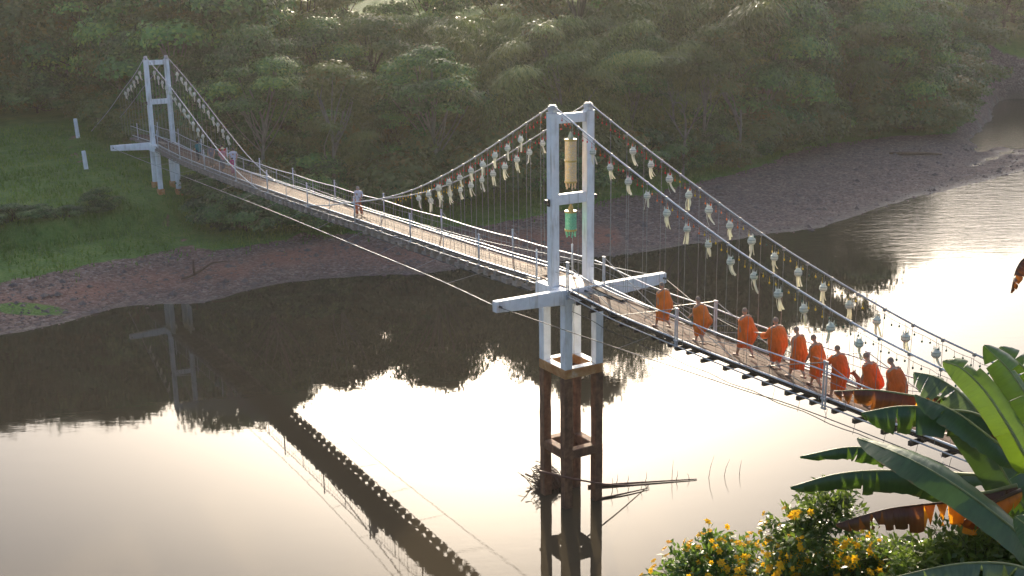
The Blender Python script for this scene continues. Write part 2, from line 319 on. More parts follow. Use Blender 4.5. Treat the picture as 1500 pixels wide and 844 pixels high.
def mat_water():
    m, n, l, b = new_mat('river_water')
    b.inputs['Base Color'].default_value = (0.058, 0.046, 0.029, 1); b.inputs['Roughness'].default_value = 0.012
    b.inputs['IOR'].default_value = 1.333; b.inputs['Specular IOR Level'].default_value = 0.30
    tc = n.new('ShaderNodeTexCoord'); mp = n.new('ShaderNodeMapping'); mp.inputs['Rotation'].default_value = (0, 0, R(-25)); mp.inputs['Scale'].default_value = (0.45, 1.5, 1); l.new(tc.outputs['Object'], mp.inputs[0])
    big = noise(n, l, 0.9, 3, vec=mp.outputs[0]); small = noise(n, l, 3.2, 4, vec=mp.outputs[0])
    # riffles: choppy current off the gravel bar, gentle patches elsewhere
    sx = n.new('ShaderNodeSeparateXYZ'); l.new(tc.outputs['Object'], sx.inputs[0])
    ax = N(n, 'ShaderNodeMapRange', interpolation_type='SMOOTHSTEP'); ax.inputs['From Min'].default_value = 14; ax.inputs['From Max'].default_value = 34; l.new(sx.outputs[0], ax.inputs['Value'])
    ay = N(n, 'ShaderNodeMapRange', interpolation_type='SMOOTHSTEP'); ay.inputs['From Min'].default_value = 76; ay.inputs['From Max'].default_value = 92; l.new(sx.outputs[1], ay.inputs['Value'])
    mk = N(n, 'ShaderNodeMath', operation='MULTIPLY'); l.new(ax.outputs[0], mk.inputs[0]); l.new(ay.outputs[0], mk.inputs[1])
    patch = noise(n, l, 0.05, 3)
    pm = N(n, 'ShaderNodeMapRange'); pm.inputs['From Min'].default_value = 0.5; pm.inputs['From Max'].default_value = 0.75; pm.inputs['To Min'].default_value = 0.035; pm.inputs['To Max'].default_value = 0.17; l.new(patch, pm.inputs['Value'])
    am = N(n, 'ShaderNodeMath', operation='MULTIPLY_ADD'); l.new(mk.outputs[0], am.inputs[0]); am.inputs[1].default_value = 3.2; l.new(pm.outputs[0], am.inputs[2])
    hs = N(n, 'ShaderNodeMath', operation='MULTIPLY_ADD'); l.new(small, hs.inputs[0]); hs.inputs[1].default_value = 0.4; l.new(big, hs.inputs[2])
    hh = N(n, 'ShaderNodeMath', operation='MULTIPLY'); l.new(hs.outputs[0], hh.inputs[0]); l.new(am.outputs[0], hh.inputs[1])
    bumpn(n, l, hh.outputs[0], b, 1.0, 0.022); return m
WATER = mat_water()

# ------------------------------------------------------------------ terrain
SX = [-140, -80, -45, -29.6, -26.4, -24.6, -22.3, -18.6, -18.0, -15.9, -11.6, -7, -2.4, 2.4, 7.1, 12.7, 18.5, 24.5, 32.8, 41.6, 51.9, 75, 120, 200]
SY = [40, 46, 57, 65.5, 68.4, 71.1, 71.9, 72.3, 74.3, 76.5, 77.9, 78.6, 80.3, 81.3, 83.1, 85.8, 89.1, 92.2, 101.3, 109.2, 118.4, 134, 170, 240]
def lump(x, y, s, seed=0.0):
    return (np.sin(x * s + 1.3 + seed) * np.cos(y * s * 1.13 - 0.7 + seed * 2) + 0.6 * np.sin(x * s * 2.3 - y * s * 1.7 + seed) + 0.4 * np.cos(x * s * 4.1 + y * s * 3.7 + 2 * seed)) / 2
def ground(x, y):
    x = np.asarray(x, float); y = np.asarray(y, float)
    d = (y - np.interp(x, SX, SY)) * np.interp(x, [-60, 0, 30, 60], [0.93, 0.97, 0.85, 0.8]) + 0.5 * lump(x, y, 0.55) + 0.22 * lump(x, y, 1.7, 1.0)
    g = np.interp(x, [-60, -30, -15, 0, 10, 20, 33, 43, 57, 80], [8, 8, 8.5, 10, 15, 19, 24, 21, 15, 12])
    left = np.clip((-14 - x) / 10, 0, 1)
    zl = np.interp(d, [-30, -6, 0, 8, 12, 16, 17.5, 22, 40, 60, 95, 150, 260], [-1.6, -1.2, 0, 0.95, 1.5, 2.1, 3.3, 4.1, 5.2, 7.5, 18.0, 27, 34])
    e = d - g
    zr = np.where(d < g, np.where(d < 0, np.maximum(d * 0.2, -1.5), d / np.maximum(g, 1) * 1.0), 1.0 + np.interp(e, [0, 3, 8, 20, 60, 110, 260], [0, 0.35, 1.3, 4.4, 16, 27, 34]))
    z = left * zl + (1 - left) * zr
    z = z + np.where(d > 3, 0.12, 0.03) * lump(x, y, 0.9, 3.0)
    # flat stream bed bending away on the right, with two pools
    e2 = x - (54.5 + (y - 141) * 0.45); edge = np.clip((e2 + 3) / 5, 0, 1) * (y > 120) * np.clip((196 - y) / 8, 0, 1)
    yy = y + 4 * lump(x, y, 0.12, 2) + 1.5 * lump(x, y, 0.5, 4); en = e2 + 2.5 * lump(x, y, 0.2, 7)
    bed = 0.10 + 0.22 * lump(x, y, 0.8, 6) - 1.3 * (np.exp(-((yy - 147) / 8.5) ** 2) + np.exp(-((yy - 174) / 9.0) ** 2)) * np.clip((en + 1.5) / 4, 0, 1)
    z = np.where(edge > 0, z * (1 - edge) + np.minimum(z, bed) * edge, z)
    # backwater pools and the stream behind the gravel spit
    for cx, cy, ax, ay in ((100, 175, 22, 9),):
        q = ((x - cx) / ax) ** 2 + ((y - cy) / ay) ** 2
        z = np.where(q < 1.6, np.minimum(z, -0.6 + np.maximum(q - 0.6, 0) * 1.4), z)
    return z, d, g
def gz(x, y): return float(ground(x, y)[0])
xs = np.arange(-130, 171, 0.9); ys = np.concatenate([np.arange(36, 150, 0.75), np.arange(150, 330, 2.5)])
X, Y = np.meshgrid(xs, ys); Z, D, G = ground(X, Y)
nx, ny = len(xs), len(ys)
idx = np.arange(nx * ny).reshape(ny, nx)
F = np.stack([idx[:-1, :-1], idx[:-1, 1:], idx[1:, 1:], idx[1:, :-1]], -1).reshape(-1, 4)
keep = (Z.reshape(-1)[F] > -1.15).any(1); F = F[keep]
used = np.unique(F); remap = -np.ones(nx * ny, int); remap[used] = np.arange(len(used))
me = bpy.data.meshes.new('river_bank'); P3 = np.stack([X, Y, Z], -1).reshape(-1, 3)[used]; F = remap[F]
me.vertices.add(len(P3)); me.vertices.foreach_set('co', P3.reshape(-1).astype(np.float32))
me.loops.add(F.size); me.loops.foreach_set('vertex_index', F.reshape(-1).astype(np.int32))
me.polygons.add(len(F)); me.polygons.foreach_set('loop_start', np.arange(len(F), dtype=np.int32) * 4)
me.polygons.foreach_set('use_smooth', np.ones(len(F), bool))
px, py, pz = P3.T; _, d_, g_ = ground(px, py)
lf = px < -12
ge = np.where(lf, 9.5 + 1.2 * lump(px, py, 0.5, 5), g_ + 0.5 + 0.8 * lump(px, py, 0.4, 5))
gra = np.clip((d_ - ge) / 1.6 + 0.5, 0, 1)
# worn footpath down the left bank and bare strip by the posts
pathx = np.interp(py, [78, 82, 86, 92, 98, 106, 112], [-20.6, -22.6, -25.0, -29.5, -35.5, -39.5, -40.5])
pth = np.exp(-((px - pathx) / 0.9) ** 2) * (py < 114) * (py > 77)
gra = np.clip(gra - 0.62 * pth * (0.75 + .5 * lump(px, py, .8, 9)), 0, 1)
bedm = np.clip((px - (54.5 + (py - 141) * 0.45) + 3) / 3, 0, 1) * (py > 118) * (py < 195); gra = gra * (1 - bedm)
dirt = np.clip(0.9 * np.exp(-((d_ - 5.0) / 2.4) ** 2) * (px < 8) * (0.7 + 0.7 * lump(px, py, 0.25, 2)), 0, 0.8); dirt = np.maximum(dirt, 0.25 * pth)
patch = np.exp(-(((px + 29.5) / 2.4) ** 2 + ((py - 69.5) / 1.0) ** 2)); gra = np.maximum(gra, np.clip(patch * 1.2, 0, 1))
wet = np.clip(1.0 - (pz - 0.0) / 0.10, 0, 1) * 0.85
ca = me.color_attributes.new('zone', 'FLOAT_COLOR', 'POINT')
ca.data.foreach_set('color', np.stack([gra, dirt, wet, np.ones_like(gra)], -1).reshape(-1).astype(np.float32))
me.materials.append(BANK); me.update(calc_edges=True); me.validate()
bank = link(bpy.data.objects.new('river_bank', me)); tag(bank, 'gravel and grass river bank rising to the wooded slope', kind='structure')
wm = MB(); wm.add([(-500, -40, 0), (700, -40, 0), (700, 700, 0), (-500, 700, 0)], [(0, 1, 2, 3)])
water = wm.build('river_water', WATER); tag(water, 'calm brown river mirroring the pale sky and trees', kind='structure')
# hillside under the viewer
def near_z(x, y): return 17.2 - max(0.0, (y - 2.0)) * 0.82 + 0.5 * math.sin(x * 0.7 + y * 0.5) * min(1, max(0, (y - 3) / 4))
nb = MB(); gx = [-60 + 2.0 * i for i in range(61)]; gy = [-30 + 1.5 * i for i in range(40)]
nb.add([(x, y, near_z(x, y)) for y in gy for x in gx], [(j * 61 + i, j * 61 + i + 1, (j + 1) * 61 + i + 1, (j + 1) * 61 + i) for j in range(39) for i in range(60)])
tag(nb.build('near_hillside', SLOPE, smooth=True), 'dark overgrown slope below the viewpoint', kind='structure')

# ------------------------------------------------------------------ bridge frame: local x = across, local y = along (towards far bank)
TH = R(30.862); T1 = (2.187, 42.534); LSP = 56.1
def BW(p, u, z):
    return (T1[0] + p * math.cos(TH) - u * math.sin(TH), T1[1] + p * math.sin(TH) + u * math.cos(TH), z)
DU = [-46, -28, -18, -9, -4, -1.2, 0, 1.2, 6, 12, 18, 24, 30, 36, 43, 49, 53, 55.2, 57.2, 62, 72]
DZ = [8.7, 8.40, 8.36, 8.32, 8.38, 8.58, 8.64, 8.60, 8.40, 8.24, 8.08, 7.90, 7.76, 7.63, 7.55, 7.52, 7.62, 7.70, 7.70, 7.6, 7.4]
def smooth_table(U, Zv, w=1.2):
    uu = np.arange(U[0], U[-1], 0.1); zz = np.interp(uu, U, Zv); k = np.exp(-np.linspace(-2, 2, int(w * 20) + 1) ** 2); k /= k.sum()
    pad = len(k) // 2; zp = np.concatenate([np.full(pad, zz[0]), zz, np.full(pad, zz[-1])]); return uu, np.convolve(zp, k, 'valid')[:len(uu)]
_du, _dz = smooth_table(DU, DZ)
def zd(u): return float(np.interp(u, _du, _dz))
CU = [-46, -36, -30, -25, -20, -17.2, -14.8, -11.5, -9, -6, -2.57, 0, 4.4, 7.5, 11, 14.5, 18, 23, 28.5, 33, 38, 42.4, 47, 51, 56.1, 60, 64, 70, 78]
CZ = [13.4, 10.8, 9.95, 9.75, 9.95, 10.26, 10.62, 11.37, 12.05, 13.03, 14.22, 15.18, 13.22, 11.92, 10.65, 9.68, 8.95, 8.0, 7.42, 7.6, 8.55, 9.9, 11.45, 12.75, 14.22, 12.6, 11.2, 9.0, 6.4]
def zc(u):
    return float(np.interp(u, CU, CZ))
_seg = [catmull([(CU[i], CZ[i]) for i in range(a, b)], n) for a, b, n in ((0, 12, 90), (11, 25, 110), (24, 29, 30))]
CCURVE = np.vstack([_seg[0], _seg[1][1:], _seg[2][1:]])
def zc(u): return float(np.interp(u, CCURVE[:, 0], CCURVE[:, 1]))
bridge = empty('suspension_bridge', (T1[0], T1[1], 0), TH)
tag(bridge, 'long white suspension footbridge with plank deck crossing the river between two portal towers', 'bridge')

def prism_beam(mb, p0, p1, y0, y1, zt0, zb0, zt1, zb1, m=0):
    v = [(p0, y0, zb0), (p1, y0, zb1), (p1, y1, zb1), (p0, y1, zb0), (p0, y0, zt0), (p1, y0, zt1), (p1, y1, zt1), (p0, y1, zt0)]
    mb.add(v, [(0, 3, 2, 1), (4, 5, 6, 7), (0, 1, 5, 4), (1, 2, 6, 5), (2, 3, 7, 6), (3, 0, 4, 7)], m)
def tower(u0, hd, sgn, river):
    """portal tower: two legs on a four-column pier; sgn: which side of the legs the cross arms are on"""
    mb = MB(); mb.box((0, u0, hd - 0.16), (1.16, 1.74, 0.3))
    t = bevel(mb.build('tower', [LANDING], bridge), 0.015)
    w = 0.33
    def part(name, mb, mat=WHITE, bw=0.015): return bevel(mb.build(name, mat, t), bw)
    for s in (-1, 1):
        mb = MB(); mb.box((s * 0.77, u0, hd + 3.1), (w, w, 6.3)); part('leg', mb)
        mb = MB(); mb.box((s * 0.77, u0 - sgn * 0.0, hd - 0.33), (w + 0.06, 1.9, 0.54)); part('side_beam', mb)
        # saddle: two cheek plates, a roller and a cap
        mb = MB()
        for q in (-0.09, 0.09): prism_beam(mb, s * 0.77 + q - 0.015, s * 0.77 + q + 0.015, u0 - 0.16, u0 + 0.16, hd + 6.5, hd + 6.25, hd + 6.5, hd + 6.25)
        mb.tube([(s * 0.77 - 0.13, u0, hd + 6.44), (s * 0.77 + 0.13, u0, hd + 6.44)], 0.07, 10); mb.box((s * 0.77, u0, hd + 6.265), (0.36, 0.36, 0.025)); mb.box((s * 0.77, u0, hd + 6.53), (0.2, 0.2, 0.03)); part('saddle', mb, STEEL, 0.005)
    mb = MB(); mb.box((0, u0, hd + 6.05), (1.21, 0.25, 0.34)); part('top_beam', mb)
    mb = MB(); mb.box((0, u0, hd + 3.13), (1.21, 0.25, 0.38)); part('middle_beam', mb)
    # cross arms carrying the wind cables
    y0, y1 = sorted((u0 + sgn * 0.66, u0 + sgn * 0.93))
    for s in ((-1, 1) if river else (-1,)):
        mb = MB(); prism_beam(mb, *( (s * 0.0, s * 3.76) if s > 0 else (s * 3.76, s * 0.0)), y0, y1, *((hd - 0.02, hd - 0.62, hd - 0.02, hd - 0.42) if s > 0 else (hd - 0.02, hd - 0.42, hd - 0.02, hd - 0.62)))
        part('cross_arm', mb)
        mb = MB(); mb.tube([(s * 3.62, u0 + sgn * 0.5, hd - 0.2), (s * 3.62, u0 + sgn * 1.08, hd - 0.2)], 0.04, 8); part('anchor_pin', mb, DARKST, 0.004)
    cx, cy = 0.69, 0.73
    zg = -1.0 if river else None
    for sx in (-1, 1):
        for sy in (-1, 1):
            px_, py_ = sx * cx, u0 + sy * cy
            wx, wy, _ = BW(px_, py_, 0)
            if river:
                mb = MB(); mb.box((px_, py_, (5.55 + hd - 0.6) / 2), (w, w, hd - 0.6 - 5.55)); part('column', mb)
                # stained lower shaft, uneven surface
                rs = []; rr = np.random.default_rng(int(30 + sx * 2 + sy))
                for k in range(15):
                    z = -1.2 + k * (5.19 + 1.2) / 14; hw = w / 2 + 0.004 * rr.normal()
                    rs.append([(px_ + a * hw + 0.003 * rr.normal(), py_ + b_ * hw + 0.003 * rr.normal(), z) for a, b_ in ((-1, -1), (0, -1.02), (1, -1), (1.02, 0), (1, 1), (0, 1.02), (-1, 1), (-1.02, 0))])
                mb = MB(); mb.rings(rs); part('lower_column', mb, MUD, 0.01)
            else:
                g = gz(wx, wy)
                mb = MB(); mb.box((px_, py_, (g + 0.2 + hd - 0.6) / 2), (w, w, hd - 0.6 - g - 0.2)); part('column', mb)
                mb = MB(); mb.box((px_, py_, g + 0.0), (0.5, 0.5, 0.8)); part('footing', mb, RUST, 0.03)
    if river:
        for zb, zt, m1 in ((5.19, 5.55, RUST), (1.97, 2.33, MUD)):
            for s in (-1, 1):
                mb = MB(); mb.box((s * cx, u0, (zb + zt) / 2), (w + 0.02, 2 * cy - w - 0.004, zt - zb)); part('ring_beam', mb, m1, 0.03)
                mb = MB(); mb.box((0, u0 + s * cy, (zb + zt) / 2), (2 * cx + w + 0.02, w + 0.02, zt - zb)); part('ring_beam', mb, m1, 0.03)
            if zb > 5:
                for s in (-1, 1):   # paint left on the beam tops
                    mb = MB(); mb.box((s * cx, u0, zt + 0.008), (w - 0.03, 2 * cy - w - 0.06, 0.016)); part('painted_top', mb, WHITE, 0.004)
                    mb = MB(); mb.box((0, u0 + s * cy, zt + 0.008), (2 * cx - w - 0.06, w - 0.03, 0.016)); part('painted_top', mb, WHITE, 0.004)
    for s in (-1, 1):
        mb = MB(); mb.box((s * 0.97, u0, hd + 3.05), (0.06, 0.16, 0.26)); mb.box((s * 1.04, u0 - 0.02, hd + 3.1), (0.12, 0.2, 0.14)); part('floodlight', mb, BOXM, 0.01)
    return t
tower(0.0, 8.645, -1, True)
tower(LSP, 7.684, 1, False)

# deck: stringers > planks, cross beams
U0, U1 = -32.0, 63.0
us = np.arange(U0, U1, 0.5)
mb = MB()
for p_ in (-0.5, 0.0, 0.5): mb.tube([(p_, u, zd(u) - 0.115) for u in us], 0.045, 6)
deck = mb.build('deck', DARKST, bridge)
def plank_mesh(L, w, k):
    m = MB(); r = np.random.default_rng(k); n = 4; v = []
    for i in range(n + 1):
        y = -L / 2 + L * i / n; e = 0.004 * r.normal(size=4)
        v += [(-w / 2 + e[0], y, 0), (w / 2 + e[1], y, 0), (w / 2 + e[1], y, 0.035 + e[2] * .4), (-w / 2 + e[0], y, 0.035 + e[3] * .4)]
    f = [(4 * i + a, 4 * i + (a + 1) % 4, 4 * i + 4 + (a + 1) % 4, 4 * i + 4 + a) for i in range(n) for a in range(4)] + [(3, 2, 1, 0), (4 * n, 4 * n + 1, 4 * n + 2, 4 * n + 3)]
    m.add(v, f); return m.mesh('plank', PLANK)
PL = [[plank_mesh(L, 0.188, k + 10 * i) for k in range(3)] for i, L in enumerate((2.1, 3.15))]
lanes = [-0.585 + 0.195 * i for i in range(7)]
for li, p_ in enumerate(lanes):
    u = U0 - random.random() * 2
    while u < U1:
        k = random.choice((0, 1, 1)); L = (2.1, 3.15)[k]; c = u + L / 2; u += L + 0.012
        if c - L / 2 > -1.0 - L and abs(c) < 0.87 + L / 2:
            if abs(c) < 0.9: continue
        if abs(c - LSP) < 0.9 or c > U1: continue
        sl = math.atan2(zd(c + L / 2.2) - zd(c - L / 2.2), L / 1.1)
        inst('plank', PL[k][random.randrange(3)], deck, (p_ + random.uniform(-.004, .004), c, zd(c) - 0.055 + random.uniform(-.004, .004) + (0.006 if abs(c) < 3 else 0)), (sl, random.uniform(-.01, .01), random.uniform(-.003, .003)))
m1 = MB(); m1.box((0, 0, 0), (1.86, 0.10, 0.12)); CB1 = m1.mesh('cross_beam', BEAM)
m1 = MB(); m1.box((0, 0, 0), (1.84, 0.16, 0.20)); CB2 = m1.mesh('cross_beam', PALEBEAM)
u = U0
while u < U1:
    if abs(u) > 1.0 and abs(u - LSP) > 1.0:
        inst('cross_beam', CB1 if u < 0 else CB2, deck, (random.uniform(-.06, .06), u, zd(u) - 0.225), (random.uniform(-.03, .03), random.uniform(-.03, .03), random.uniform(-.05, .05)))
    u += random.choice((0.45, 0.86, 0.92)) if u < 0 else 0.78
m1 = MB(); m1.box((0, 0, 0), (0.30, 0.46, 0.15)); BK = m1.mesh('bearer_block', PALEBEAM)
for s in (-1, 1):
    u = 1.7
    while u < LSP - 1.2:
        inst('bearer_block', BK, deck, (s * (0.80 + random.uniform(-.03, .03)), u, zd(u) - 0.40 + random.uniform(-.03, .03)), (random.uniform(-.12, .12), random.uniform(-.1, .1), random.uniform(-.2, .2)), (1, random.uniform(.6, 1.2), random.uniform(.8, 1.3)))
        u += 0.78
# edge pipes, lower cables and handrails
for s in (-1, 1):
    mb = MB(); mb.tube([(s * 0.735, u, zd(u) + 0.03) for u in us if abs(u) > 0.86 and u < 0], 0.032, 6); mb.tube([(s * 0.735, u, zd(u) + 0.03) for u in us if 0.86 < u < LSP - 0.8], 0.032, 6)
    mb.tube([(s * 0.735, u, zd(u) + 0.03) for u in us if u > LSP + 0.8], 0.032, 6)
    mb.build('edge_pipe', STEEL, deck)
    mb = MB(); mb.tube([(s * 0.87, u, zd(u) - 0.15) for u in us if u < -0.9], 0.022, 6); mb.tube([(s * 0.87, u, zd(u) - 0.15) for u in us if 0.9 < u < LSP - 0.9], 0.022, 6)
    for a, b in ((U0, -0.95), (0.95, LSP - 0.95)):
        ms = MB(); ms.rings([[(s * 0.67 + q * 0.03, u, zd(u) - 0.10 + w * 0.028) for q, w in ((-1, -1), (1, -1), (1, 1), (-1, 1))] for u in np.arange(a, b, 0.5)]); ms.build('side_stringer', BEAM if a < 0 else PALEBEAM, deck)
    mb.build('bearer_cable', CABLE if s < 0 else DARKST, deck)
    mb = MB(); mb.tube([(s * 0.95, u, zd(u) - 0.55 - 0.03 * math.sin(u * 3)) for u in us if u < -1], 0.012, 5); mb.tube([(s * 0.93, u, zd(u) - 0.50) for u in us if 1 < u < LSP - 1], 0.022, 5)
    u = -1.6
    while u > U0: mb.tube([(s * 0.9, u, zd(u) - 0.2), (s * 0.95, u + .04, zd(u) - 0.6)], 0.007, 4); u -= 1.02
    mb.build('lower_cable', DARKST, deck)
    mb = MB()
    for a, b in ((U0, -0.12), (0.12, LSP - 0.12), (LSP + 0.12, U1)):
        mb.tube([(s * 0.80, u, zd(u) + 0.80 - 0.05 * math.sin(math.pi * (((u - 5.5) / 6.25) % 1.0))) for u in np.arange(a, b, 0.4)], 0.021, 6)
    rail = mb.build('handrail', STEEL, bridge)
    mb = MB()
    mb.tube([(0, 0, -0.16), (0, 0, 1.12)], 0.036, 8); mb.ball((0, 0, 1.12), (0.05, 0.05, 0.045), n=8, k=5); mb.box((0, 0, -0.13), (0.14, 0.14, 0.03)); PM1 = mb.mesh('post', STEEL, True)
    mb = MB()
    for q in (-0.05, 0.05): mb.tube([(0, q, -0.30), (0, q, 1.08)], 0.026, 8)
    mb.box((0, 0, 1.06), (0.06, 0.16, 0.04)); mb.box((0, 0, 0.0), (0.10, 0.18, 0.05)); mb.box((0, 0, -0.28), (0.07, 0.16, 0.04)); PM2 = mb.mesh('post', STEEL)
    for u in (-26.2, -19.9, -13.6, -7.2, -0.98, 1.1, 5.5, 11.8, 18.0, 24.3, 30.6, 36.4, 42.9, 48.8, 54.6, 60.5):
        inst('post', PM2 if u < 0 else PM1, rail, (s * 0.80, u, zd(u)))
    for u in (8.6, 14.9, 21.2, 27.5, 33.4, 39.6, 45.9, 51.6): # short thin stays between the posts
        m2 = MB(); m2.tube([(s * 0.8, u, zd(u) - 0.1), (s * 0.8, u, zd(u) + 0.78)], 0.016, 6); m2.build('stay_rod', STEEL, rail)
    # wire infill
    mb = MB()
    for dz in (0.52,): mb.tube([(s * 0.8, u, zd(u) + dz - 0.02 * math.sin(u * 2)) for u in np.arange(U0, U1, 0.5) if abs(u) > .3], 0.008, 4)
    u = U0
    while u < U1:
        if abs(u) > 0.4 and abs(u - LSP) > 0.4:
            k = random.uniform(-.10, .10) if u > 0 else random.uniform(-.05, .05)
            mb.tube([(s * 0.74, u, zd(u) + 0.0), (s * 0.8, u + k, zd(u) + 0.78)], 0.0055, 4)
        u += 0.34 if u > 0 else 0.62
    for u in (-19.9, -13.6, -7.2, -0.98):
        for a, b in ((0, 3.1), (0, -3.1)):
            if u + b < U0 or u + b > 1: continue
            mb.tube([(s * 0.8, u, zd(u) + 1.05), (s * 0.8, u + b, zd(u + b) + 0.05)], 0.012, 5); mb.tube([(s * 0.8, u, zd(u) + 0.02), (s * 0.8, u + b, zd(u + b) + 0.72)], 0.010, 5)
            mb.tube([(s * 0.8, u, zd(u) + 1.05), (s * 0.8, u + b * .28, zd(u + b * .28) + 0.76)], 0.012, 5)
    for u in (5.5, 11.8, 18.0, 24.3, 30.6, 36.4, 42.9, 48.8):
        mb.tube([(s * 0.8, u, zd(u) + 1.1), (s * 0.8, u - 0.62, zd(u) + 0.78)], 0.009, 5)
    tag(mb.build('wire_infill', WIRE, rail), kind='stuff')
    # main cable and its hangers
    mb = MB(); mb.tube([(s * 0.77, u, zc(u)) for u in np.concatenate([CCURVE[:, 0]]) if u > U0 - 2], 0.029, 7)
    cab = mb.build('main_cable', CABLE if s > 0 else STEEL, bridge, True)
    for a, b in ((U0, -0.7), (0.8, 15.0), (41.0, 55.6), (56.8, 66)):
        u = a + (0.25 if s > 0 else 0.0)
        while u < b:
            zl = zd(u) - 0.1
            if zc(u) - zl > 0.7:
                mb = MB(); mb.tube([(s * 0.77, u, zc(u)), (s * 0.775, u + random.uniform(-.03, .03), (zc(u) + zl) / 2), (s * 0.78, u, zl)], 0.0085, 4); mb.box((s * 0.77, u, zc(u) - 0.02), (0.06, 0.07, 0.10))
                mb.build('hanger', WIRE, cab)
            u += 0.98
    # wind cable
    yarm = (-0.8, LSP + 0.8)
    wa = [( -3.7, 0.0), (-3.1, 5), (-2.55, 13), (-2.3, 25), (-2.6, 37), (-3.2, 48), (-3.7, LSP + 0.8)]
    pts = [(s * -q[0], q[1] if i else -0.8, z) for i, (q, z) in enumerate(zip(wa, (8.44, 8.15, 7.75, 7.45, 7.35, 7.4, 7.48)))]
    wc = catmull(pts, 60)
    mb = MB(); mb.tube(wc, 0.014, 6); wcab = mb.build('wind_cable', CABLE, bridge, True)
    for u in np.arange(3.5, 54, 3.9):
        k = int(np.argmin(abs(wc[:, 1] - u))); mb = MB(); mb.tube([tuple(wc[k]), (s * 0.9, u + 0.9, zd(u) - 0.2)], 0.008, 4); mb.build('tie_wire', WIRE, wcab)
    wr = catmull([(s * 3.7, -0.8, 8.44), (s * 2.45, -5.5, 8.1), (s * 1.75, -11, 8.1), (s * 1.3, -15.5, 8.1), (s * 1.12, U0 - 2, 8.1)], 40)
    mb = MB(); mb.tube(wr, 0.014, 6); wcab = mb.build('wind_cable', DARKST, bridge, True)
    for u in np.arange(-22, -3, 3.9):
        k = int(np.argmin(abs(wr[:, 1] - u))); mb = MB(); mb.tube([tuple(wr[k]), (s * 0.9, u + 0.5, zd(u) - 0.2)], 0.007, 4); mb.build('tie_wire', WIRE, wcab)

# ------------------------------------------------------------------ lanterns and light strings
def lantern_proto(k):
    r = np.random.default_rng(k)
    e = empty('small_lantern', (0, 0, -50))
    mb = MB(); mb.lathe([(0.02, 0.16), (0.05, 0.15), (0.09, 0.10), (0.132, 0.05), (0.132, -0.05), (0.09, -0.11), (0.045, -0.13)], 8)
    b = mb.build('body', PAPER, e)
    mb = MB()
    mb.rings([[(q * math.cos(2 * math.pi * j / 8), q * math.sin(2 * math.pi * j / 8), z) for j in range(8)] for q, z in ((0.134, 0.058), (0.138, 0.045), (0.134, 0.036))], caps=(False, False))
    mb.rings([[(q * math.cos(2 * math.pi * j / 8), q * math.sin(2 * math.pi * j / 8), z) for j in range(8)] for q, z in ((0.134, -0.036), (0.138, -0.045), (0.134, -0.058))], caps=(False, False))
    mb.build('trim', PTRIM, b)
    for a in (0.3, 2.4, 4.4):
        mb = MB(); c, s = math.cos(a), math.sin(a); mb.add([(0.09 * c - .025 * s, 0.09 * s + .025 * c, 0.11), (0.09 * c + .025 * s, 0.09 * s - .025 * c, 0.11), (0.085 * c, 0.085 * s, 0.25), (0.05 * c, 0.05 * s, 0.12)], [(0, 1, 2), (1, 3, 2), (3, 0, 2)]); mb.build('ear', PAPER, e)
    mb = MB(); mb.tube([(0, 0, 0.15), (0, 0, 0.46)], 0.006, 4); mb.build('hook', WIRE, e)
    bend = r.uniform(-0.08, 0.15); tw = r.uniform(0, 6.28)
    for j in range(3):
        a = tw + j * 2.1; L = r.uniform(0.30, 0.46); fl = r.uniform(-.05, .05); mb = MB(); v = []
        for i in range(7):
            t = i / 6; c = Vector((0.05 * math.cos(a) * (1 + .5 * t) + bend * t * t + fl * t, 0.05 * math.sin(a) * (1 + .5 * t) + fl * .6 * math.sin(t * 4), -0.12 - L * t)); w = 0.042 * (1 - 0.15 * t)
            dx, dy = math.cos(a + 1.57 + t * fl * 12) * w, math.sin(a + 1.57 + t * fl * 12) * w
            v += [(c.x - dx, c.y - dy, c.z), (c.x + dx, c.y + dy, c.z), (c.x + dx + .004, c.y + dy + .004, c.z), (c.x - dx + .004, c.y - dy + .004, c.z)]
        f = [(4 * i + q, 4 * i + (q + 1) % 4, 4 * i + 4 + (q + 1) % 4, 4 * i + 4 + q) for i in range(6) for q in range(4)]
        mb.add(v, f); mb.build('tail', TAIL, e)
    return e
protos = [lantern_proto(100 + k) for k in range(12)]; used_p = [False] * 12
def lantern(p, u, z, label, group):
    k = random.randrange(12)
    o = protos[k] if not used_p[k] else copy_tree(protos[k]); used_p[k] = True
    o.location = BW(p, u, z); o.rotation_euler = (random.uniform(-.06, .06), random.uniform(-.06, .06), random.uniform(-1.5, 1.5) + TH)
    q = random.uniform(0.80, 0.98); o.scale = (q, q, q)
    tag(o, label, 'lantern', group)
for s, a, b, lab in ((-1, -2.5, -14.8, 'on the cable beside the walking monks'), (1, -2.7, -15.6, 'on the cable across the deck from the monks')):
    for i, u in enumerate(np.arange(a, b - 0.3, -1.015)): lantern(s * 0.77, u, zc(u) - 0.46 + random.uniform(-.03, .03), 'pale green paper lantern with tails ' + lab, 'paper lanterns ' + lab)
for s, a, b, lab in ((-1, 2.2, 11.8, 'left of the pier tower on the upstream cable'), (1, 3.1, 13.0, 'left of the pier tower on the downstream cable')):
    for u in np.arange(a, b, 0.965): lantern(s * 0.77, u, zc(u) - 0.46 + random.uniform(-.03, .03), 'cream paper lantern with tails hung on ' + ('the river-facing cable between pier tower and midspan' if s < 0 else 'the forest-facing cable between pier tower and midspan'), 'paper lanterns ' + lab)
for s, a, b, lab in ((-1, 53.9, 42.6, 'near'), (1, 53.4, 42.2, 'back')):
    for u in np.arange(a, b, -1.0): lantern(s * 0.77, u, zc(u) - 0.5 + random.uniform(-.03, .03), 'small white lantern on the ' + ('river-facing' if s < 0 else 'forest-facing') + ' cable sloping down from the bank tower', 'paper lanterns on the %s cable of the bank tower' % lab)
